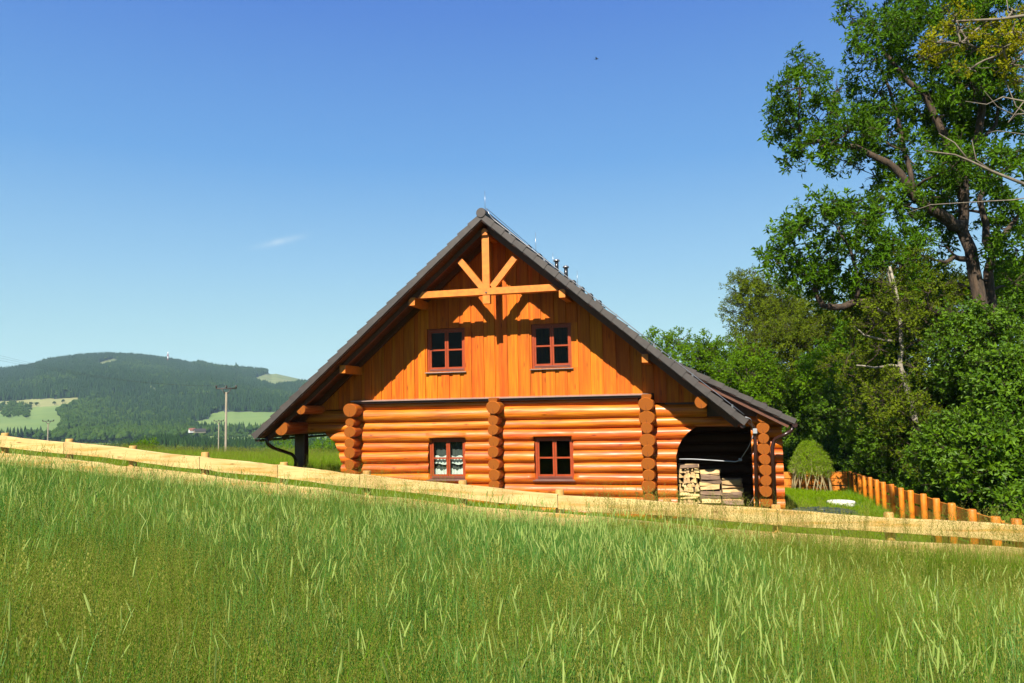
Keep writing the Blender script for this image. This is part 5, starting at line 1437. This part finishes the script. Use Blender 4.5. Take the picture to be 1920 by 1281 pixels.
# near yellow-green tree reaching in from the right, half bare
Yn = 13.0; Qn = lambda px, py, dy=0.0: tuple(P(px, py, Yn + dy)); b0 = gbase(2150, Yn)
bareb = [([Qn(2090, 430), Qn(1990, 372), Qn(1920, 345), Qn(1862, 322), Qn(1815, 300), Qn(1790, 290), Qn(1735, 283)], .035, .008), ([Qn(1815, 300), Qn(1790, 268), Qn(1760, 250)], .014, .005), ([Qn(1862, 322), Qn(1830, 300), Qn(1822, 262)], .014, .004),
         ([Qn(2090, 300), Qn(1990, 230), Qn(1920, 190), Qn(1880, 182), Qn(1850, 196), Qn(1810, 190)], .022, .004), ([Qn(1960, 210), Qn(1900, 215), Qn(1870, 200), Qn(1845, 170)], .012, .003), ([Qn(2090, 260), Qn(1960, 235), Qn(1905, 200), Qn(1885, 150), Qn(1880, 80)], .016, .004),
         ([Qn(2090, 100), Qn(1980, 60), Qn(1925, 45), Qn(1890, 20), Qn(1885, -20)], .02, .006), ([Qn(1980, 60), Qn(1920, 62), Qn(1850, 64), Qn(1790, 60)], .014, .004), ([Qn(2090, 150), Qn(1970, 132), Qn(1900, 125), Qn(1840, 128), Qn(1800, 118)], .014, .004),
         ([Qn(2090, 260), Qn(1980, 250), Qn(1920, 252), Qn(1870, 245), Qn(1850, 250)], .012, .003), ([Qn(2090, 375), Qn(1980, 362), Qn(1900, 375), Qn(1840, 378), Qn(1745, 384), Qn(1700, 400)], .014, .004), ([Qn(1920, 190), Qn(1890, 230), Qn(1910, 212), Qn(1925, 225)], .008, .003)]
ylw = [(1790, 40, 16), (1770, 62, 14), (1800, 80, 16), (1840, 50, 15), (1870, 60, 18), (1830, 90, 14), (1880, 90, 18), (1900, 60, 20), (1745, 105, 10), (1760, 80, 12), (1730, 108, 9), (1780, 120, 12), (1820, 130, 12), (1900, 120, 16), (1900, 20, 16), (1930, 80, 25), (1950, 130, 25), (1860, 110, 12), (1800, 55, 14), (1910, 155, 12), (1930, 30, 22)]
make_tree('half bare tree with yellow green leaves reaching in from the top right', b0, [([(b0[0], Yn, b0[2] - .2), Qn(2140, 700), Qn(2100, 430), Qn(2090, 250), Qn(2080, 50)], .16, .06)], [blob(px, py, rp, Yn, Rb.uniform(-.3, .3)) for px, py, rp in ylw], 'yellow', 'bark_mid', dens=75, twigs=5, seed=9, bare=bareb, spray_s=.62)

# ------------------------------------------------------------------ living willow hut
qh = hit(1522, 921); HW = 72 / FPX * qh.y / 2; HH = 84 / FPX * qh.y
hut = empty('willow_hut', tuple(qh), 'living willow hut, woven of crossed rods with a leafy green dome', 'willow hut')
R = random.Random(4)
for k in range(34):
    a = 2 * math.pi * k / 34; dr = R.choice([-1, 1]) * R.uniform(.25, .7)
    r0 = HW * .95
    p0 = qh + Vector((math.cos(a) * r0, math.sin(a) * r0, -.1)); p1 = qh + Vector((math.cos(a + dr * .7) * r0 * .82, math.sin(a + dr * .7) * r0 * .82, HH * .45)); p2 = qh + Vector((math.cos(a + dr) * r0 * .25, math.sin(a + dr) * r0 * .25, HH * .92))
    mb = MB(); mb.tube([p0, p0.lerp(p1, .5), p1, p1.lerp(p2, .5) + Vector((0, 0, .08)), p2], [.022, .02, .017, .013, .008], 5); mb.build('willow_rod', 'willow_rod', hut, origin=tuple(p0))
P__, RT, SC = [], [], []
for k in range(1000):
    t = rs.rand() ** .8; a = rs.rand() * 6.28; zz = .26 + .74 * t
    if rs.rand() > (zz - .10) * 2.4: continue
    rr4 = HW * .92 * (1 - max(0, (zz - .3) / .72) ** 1.7 * .9) * rs.uniform(.75, 1.05)
    P__.append(qh + Vector((math.cos(a) * rr4, math.sin(a) * rr4, HH * zz * .93)))
    d = Vector((math.cos(a) * .6, math.sin(a) * .6, .8 + rs.normal() * .3)); RT.append(tuple(d.to_track_quat('Z', 'Y').to_euler())); SC.append(rs.uniform(.4, .8))
scatter('leaves', 'willow', [tuple(p) for p in P__], RT, SC, hut, tuple(qh))

# ------------------------------------------------------------------ grasses
def blade(mb, x, y, h, w, lean, az, seg=3, mi=0, curve=1.0, z0=0.0):
    dx, dy = math.cos(az), math.sin(az); sx_, sy_ = -dy * w / 2, dx * w / 2; vs = []
    for i in range(seg + 1):
        t = i / seg; o = lean * h * t ** (1 + curve); z = z0 + h * t * (1 - .25 * lean * t); ww = (1 - t ** 1.6)
        cx_, cy_ = x + dx * o, y + dy * o
        if i < seg: vs += [(cx_ - sx_ * ww, cy_ - sy_ * ww, z), (cx_ + sx_ * ww, cy_ + sy_ * ww, z)]
        else: vs.append((cx_, cy_, z))
    fs = [(2 * i, 2 * i + 1, 2 * i + 3, 2 * i + 2) for i in range(seg - 1)] + [(2 * seg - 2, 2 * seg - 1, 2 * seg)]
    mb.add(vs, fs, mi)
def ear(mb, p, d, L, r, mi):
    d = Vector(d).normalized(); u = d.orthogonal().normalized(); w = d.cross(u); vs = []; prof = ((0, .4), (.15, .9), (.5, 1), (.8, .75), (1, .15))
    for i, (t, s) in enumerate(prof):
        c = Vector(p) + d * L * t + Vector((0, 0, -L * .12 * t * t))
        for k in range(4): 
            a = k * math.pi / 2; vs.append(c + (u * math.cos(a) + w * math.sin(a) * .6) * r * s)
    fs = [(i * 4 + k, i * 4 + (k + 1) % 4, (i + 1) * 4 + (k + 1) % 4, (i + 1) * 4 + k) for i in range(len(prof) - 1) for k in range(4)]
    mb.add(vs, fs, mi)
def rye(seed, ears):
    R = random.Random(seed); mb = MB()
    for k in range(9):
        x, y = R.gauss(0, .07), R.gauss(0, .06); h = R.uniform(.62, .88); az = R.uniform(0, 6.28); ln = R.uniform(.03, .14)
        blade(mb, x, y, h, .006, ln, az, 3, 0, 1)
        for j in range(4):
            blade(mb, x, y, h * R.uniform(.3, .5), R.uniform(.0038, .0066), R.uniform(.10, .8), R.uniform(0, 6.28), 4, 0, .8, z0=h * R.uniform(.2, .55))
        if R.random() < ears:
            tip = (x + math.cos(az) * ln * h, y + math.sin(az) * ln * h, h * (1 - .25 * ln) - .01)
            dd = (math.cos(az) * R.uniform(0, .5), math.sin(az) * R.uniform(0, .5), 1)
            ear(mb, tip, dd, R.uniform(.07, .115), R.uniform(.003, .0045), 1)
    return mb
def fine(seed):
    R = random.Random(seed); mb = MB()
    for k in range(12):
        x, y = R.gauss(0, .06), R.gauss(0, .06); h = R.uniform(.45, .78); az = R.uniform(0, 6.28); ln = R.uniform(.05, .3)
        blade(mb, x, y, h, .0028, ln, az, 3, 0)
        blade(mb, x, y, h * R.uniform(.5, .95), .0062, R.uniform(.3, .8), R.uniform(0, 6.28), 3, 0)
        tx, ty, tz = x + math.cos(az) * ln * h, y + math.sin(az) * ln * h, h * (1 - .25 * ln)
        for j in range(26):
            t = R.random(); s_ = .0040; c = (tx - math.cos(az) * ln * h * .3 * t + R.gauss(0, .022 * (.3 + t)), ty + R.gauss(0, .022 * (.3 + t)), tz - t * .17)
            a = R.uniform(0, 3.14); e = R.uniform(-.5, .5)
            mb.add([(c[0] - math.cos(a) * s_ * .5, c[1] - math.sin(a) * s_ * .5, c[2] - s_ * e), (c[0] + math.cos(a) * s_ * .5, c[1] + math.sin(a) * s_ * .5, c[2]), (c[0], c[1], c[2] + s_ * 1.6)], [(0, 1, 2)], 1)
    return mb
def tuft(seed, n, h0, h1, w, lean, head=False):
    R = random.Random(seed); mb = MB()
    for k in range(n):
        blade(mb, R.gauss(0, .06), R.gauss(0, .06), R.uniform(h0, h1), w * R.uniform(.6, 1.2), R.uniform(.1, lean), R.uniform(0, 6.28), 4, 0, .7)
    if head:
        for k in range(3):
            x, y = R.gauss(0, .05), R.gauss(0, .05); h = R.uniform(h1, h1 * 1.3); az = R.uniform(0, 6.28); blade(mb, x, y, h, .003, .1, az, 2, 1)
            for j in range(8):
                c = (x + math.cos(az) * .1 * h + R.gauss(0, .008), y + math.sin(az) * .1 * h + R.gauss(0, .008), h * (1 - .015 * j) - .02); mb.add([c, (c[0] + .005, c[1], c[2] + .008), (c[0], c[1] + .003, c[2] + .012)], [(0, 1, 2)], 1)
    return mb
variants('rye', [src('rye_clump', rye(k, .05), ['rye_leaf', 'rye_ear']) for k in range(5)])
variants('ryeear', [src('rye_ear_clump', rye(k + 30, .42), ['rye_leaf', 'rye_ear']) for k in range(4)])
variants('fine', [src('fine_clump', fine(k), ['fine_stalk', 'panicle']) for k in range(5)])
variants('green', [src('green_clump', tuft(k, 30, .35, .76, .0068, .8, True), ['grass_green', 'panicle']) for k in range(5)])
variants('lawn', [src('lawn_tuft', tuft(k, 26, .05, .13, .008, 1.0), ['lawn_blade']) for k in range(4)])
variants('meadow', [src('meadow_tuft', tuft(k, 26, .3, .6, .013, .7, True), ['meadow_blade', 'panicle']) for k in range(4)])
def lay(name, key, x, y, s, label, tilt=.12, dz=-.02):
    z = ground(x, y) + dz; k = len(x)
    o = scatter(name, key, np.stack([x, y, z], -1), np.stack([rs.normal(size=k) * tilt, rs.normal(size=k) * tilt, rs.rand(k) * 6.28], -1), s)
    o['label'] = label; o['category'] = 'grass'
def wedge(n, r0, r1, a0=-1.0, a1=.55, p=1.0):
    r = r0 + (r1 - r0) * rs.rand(n) ** p; a = rs.uniform(a0, a1, n); return r * np.sin(a), r * np.cos(a)
x, y = wedge(29000, .7, 15.5, p=.85)
k_ = y < YFE - .12; x, y = x[k_], y[k_]
r = np.hypot(x, y)
px_, py_ = prj(x, y, ground(x, y) + .7)
# patches: rye thick on the upper left and centre right, fine grass lower left, lush grass upper right
nA = vnoise(x, y, 1.3, 1) + .5 * vnoise(x, y, .45, 5); nB = vnoise(x, y, 1.1, 2) + .5 * vnoise(x, y, .4, 6)
sc_r = nA * 1.1 + .9 * np.clip((y - 4.6 - .12 * x) / 2.5, -1, 1) - 1.3 * np.clip((px_ - 1380) / 260, 0, 1) * np.clip((r - 4.5) / 2, 0, 1) + .8 * np.exp(-((px_ - 1150) / 330) ** 2) - .2
sc_f = nB * 1.3 + 1.0 * np.clip((5.6 - y + .1 * x) / 2, -1, 1) + .9 * np.exp(-((px_ - 350) / 420) ** 2) * (r < 7) + .1
sc_g = nB * -.6 + 1.5 * np.clip((px_ - 1250) / 300, 0, 1) * np.clip((r - 4) / 2, 0, 1) + .1
noise_ = rs.gumbel(size=(3, len(x))) * .95
w_ = np.argmax(np.stack([sc_r, sc_f, sc_g]) + noise_, 0)
hgt = 1 - .22 * np.clip((px_ - 1300) / 400, 0, 1) * np.clip((r - 6) / 2, 0, 1)
hgt = hgt * (1 - .18 * np.clip((y - 8.2) / 1.4, 0, 1))
i0 = w_ == 0; e_ = i0 & (rs.rand(len(x)) < .25 + .45 * np.clip((px_ - 900) / 500, 0, 1) * (r < 7)); i0 = i0 & ~e_
lay('rye_field', 'rye', x[i0], y[i0], rs.uniform(.8, 1.1, i0.sum()) * hgt[i0], 'green rye leaves and stalks filling the sloping foreground field')
lay('rye_field', 'ryeear', x[e_], y[e_], rs.uniform(.88, 1.15, e_.sum()) * hgt[e_], 'rye with pale green ears scattered through the foreground field')
i1 = w_ == 1; lay('fine_grass', 'fine', x[i1], y[i1], rs.uniform(.8, 1.15, i1.sum()) * hgt[i1], 'fine brownish flowering grass in hazy patches of the foreground')
i2 = w_ == 2; lay('tall_grass', 'green', x[i2], y[i2], rs.uniform(.75, 1.15, i2.sum()) * hgt[i2], 'lush bright green grass in the field before the right fence')
# a ragged strip right along the fence and a few tall stalks before the rails
x = rs.uniform(-1.5, 4.2, 1500); y = rs.uniform(9.25, 9.98, 1500)
lay('fence_grass', 'green', x, y, rs.uniform(.85, 1.22, 1500), 'lush grass standing against the right half of the pale fence')
x = rs.uniform(-13.5, 1.5, 1500); y = rs.uniform(9.35, 9.9, 1500)
lay('fence_grass', 'rye', x, y, rs.uniform(.62, .86, 1500), 'rye leaning up against the left half of the pale fence')
x = rs.uniform(-13.5, 3.6, 2600); y = rs.uniform(9.3, 10.6, 2600)
lay('fence_grass', 'fine', x, y, rs.uniform(.45, .82, 2600), 'fine flowering grass standing along the foot of the pale fence')
x = np.concatenate([rs.normal(-3.9, .35, 26), rs.normal(-4.9, .3, 14), rs.normal(-.2, .7, 14)]); y = rs.uniform(9.5, 9.85, len(x))
lay('tall_stalks', 'fine', x, y, rs.uniform(1.25, 1.6, len(x)), 'tallest flowering stalks reaching over the top rail near the curtained window', .05)
# meadow behind the fence on the left
x, y = wedge(21000, 11.5, 52, -1.0, -.32, .75); k_ = (y > YFE + .4) & ~((np.abs(x + 5.3) < 6.2) & (y > 19) & (y < 33)); x, y = x[k_], y[k_]
lay('meadow_grass', 'meadow', x, y, rs.uniform(.8, 1.3, len(x)) * np.interp(np.hypot(x, y), [11, 20, 50], [.5, .65, .95]), 'green meadow stretching behind the fence to the left of the house')
# lawn on the right
x = rs.uniform(-11, 12, 22000); y = rs.uniform(YFE + .3, 32, 22000); k_ = ~((x > -11.5) & (x < 1.4) & (y > 19.3)); x, y = x[k_], y[k_]
fx = np.interp(y, [10, 31], [3.2, sp[0].x]); k_ = (x < fx + 3); x, y = x[k_], y[k_]
dq = np.hypot(x - lidA.x, y - lidA.y) > .5; dq &= np.hypot(x - lidB.x, y - lidB.y) > 1.0
x, y = x[dq], y[dq]
lay('lawn', 'lawn', x, y, rs.uniform(.8, 1.5, len(x)), 'short sunlit lawn between house, willow hut and side fence')
x = rs.uniform(1.5, 5.5, 260); y = rs.uniform(11, 30, 260); fx = np.interp(y, [10, 31], [3.2, sp[0].x]); x = fx - .15 + rs.normal(size=260) * .15
lay('fence_weeds', 'green', x, y, rs.uniform(.2, .5, 260), 'rough grass growing along the orange side fence')

# ------------------------------------------------------------------ air
mb = MB(); mb.box(-3200, 3200, -150, 3350, -95, 262)
hz = mb.build('haze', 'white_paint'); hz.data.materials.clear()
hm = bpy.data.materials.new('air'); hm.use_nodes = True; hn = hm.node_tree.nodes; hn.clear()
ho = hn.new('ShaderNodeOutputMaterial'); pv = hn.new('ShaderNodeVolumePrincipled')
pv.inputs['Color'].default_value = (0.55, 0.78, 1.0, 1); pv.inputs['Density'].default_value = 0.00009; pv.inputs['Anisotropy'].default_value = 0.0
hm.node_tree.links.new(pv.outputs[0], ho.inputs['Volume']); hz.data.materials.append(hm); hz['kind'] = 'stuff'; hz['label'] = 'thin blue haze hanging in the air over the valley'
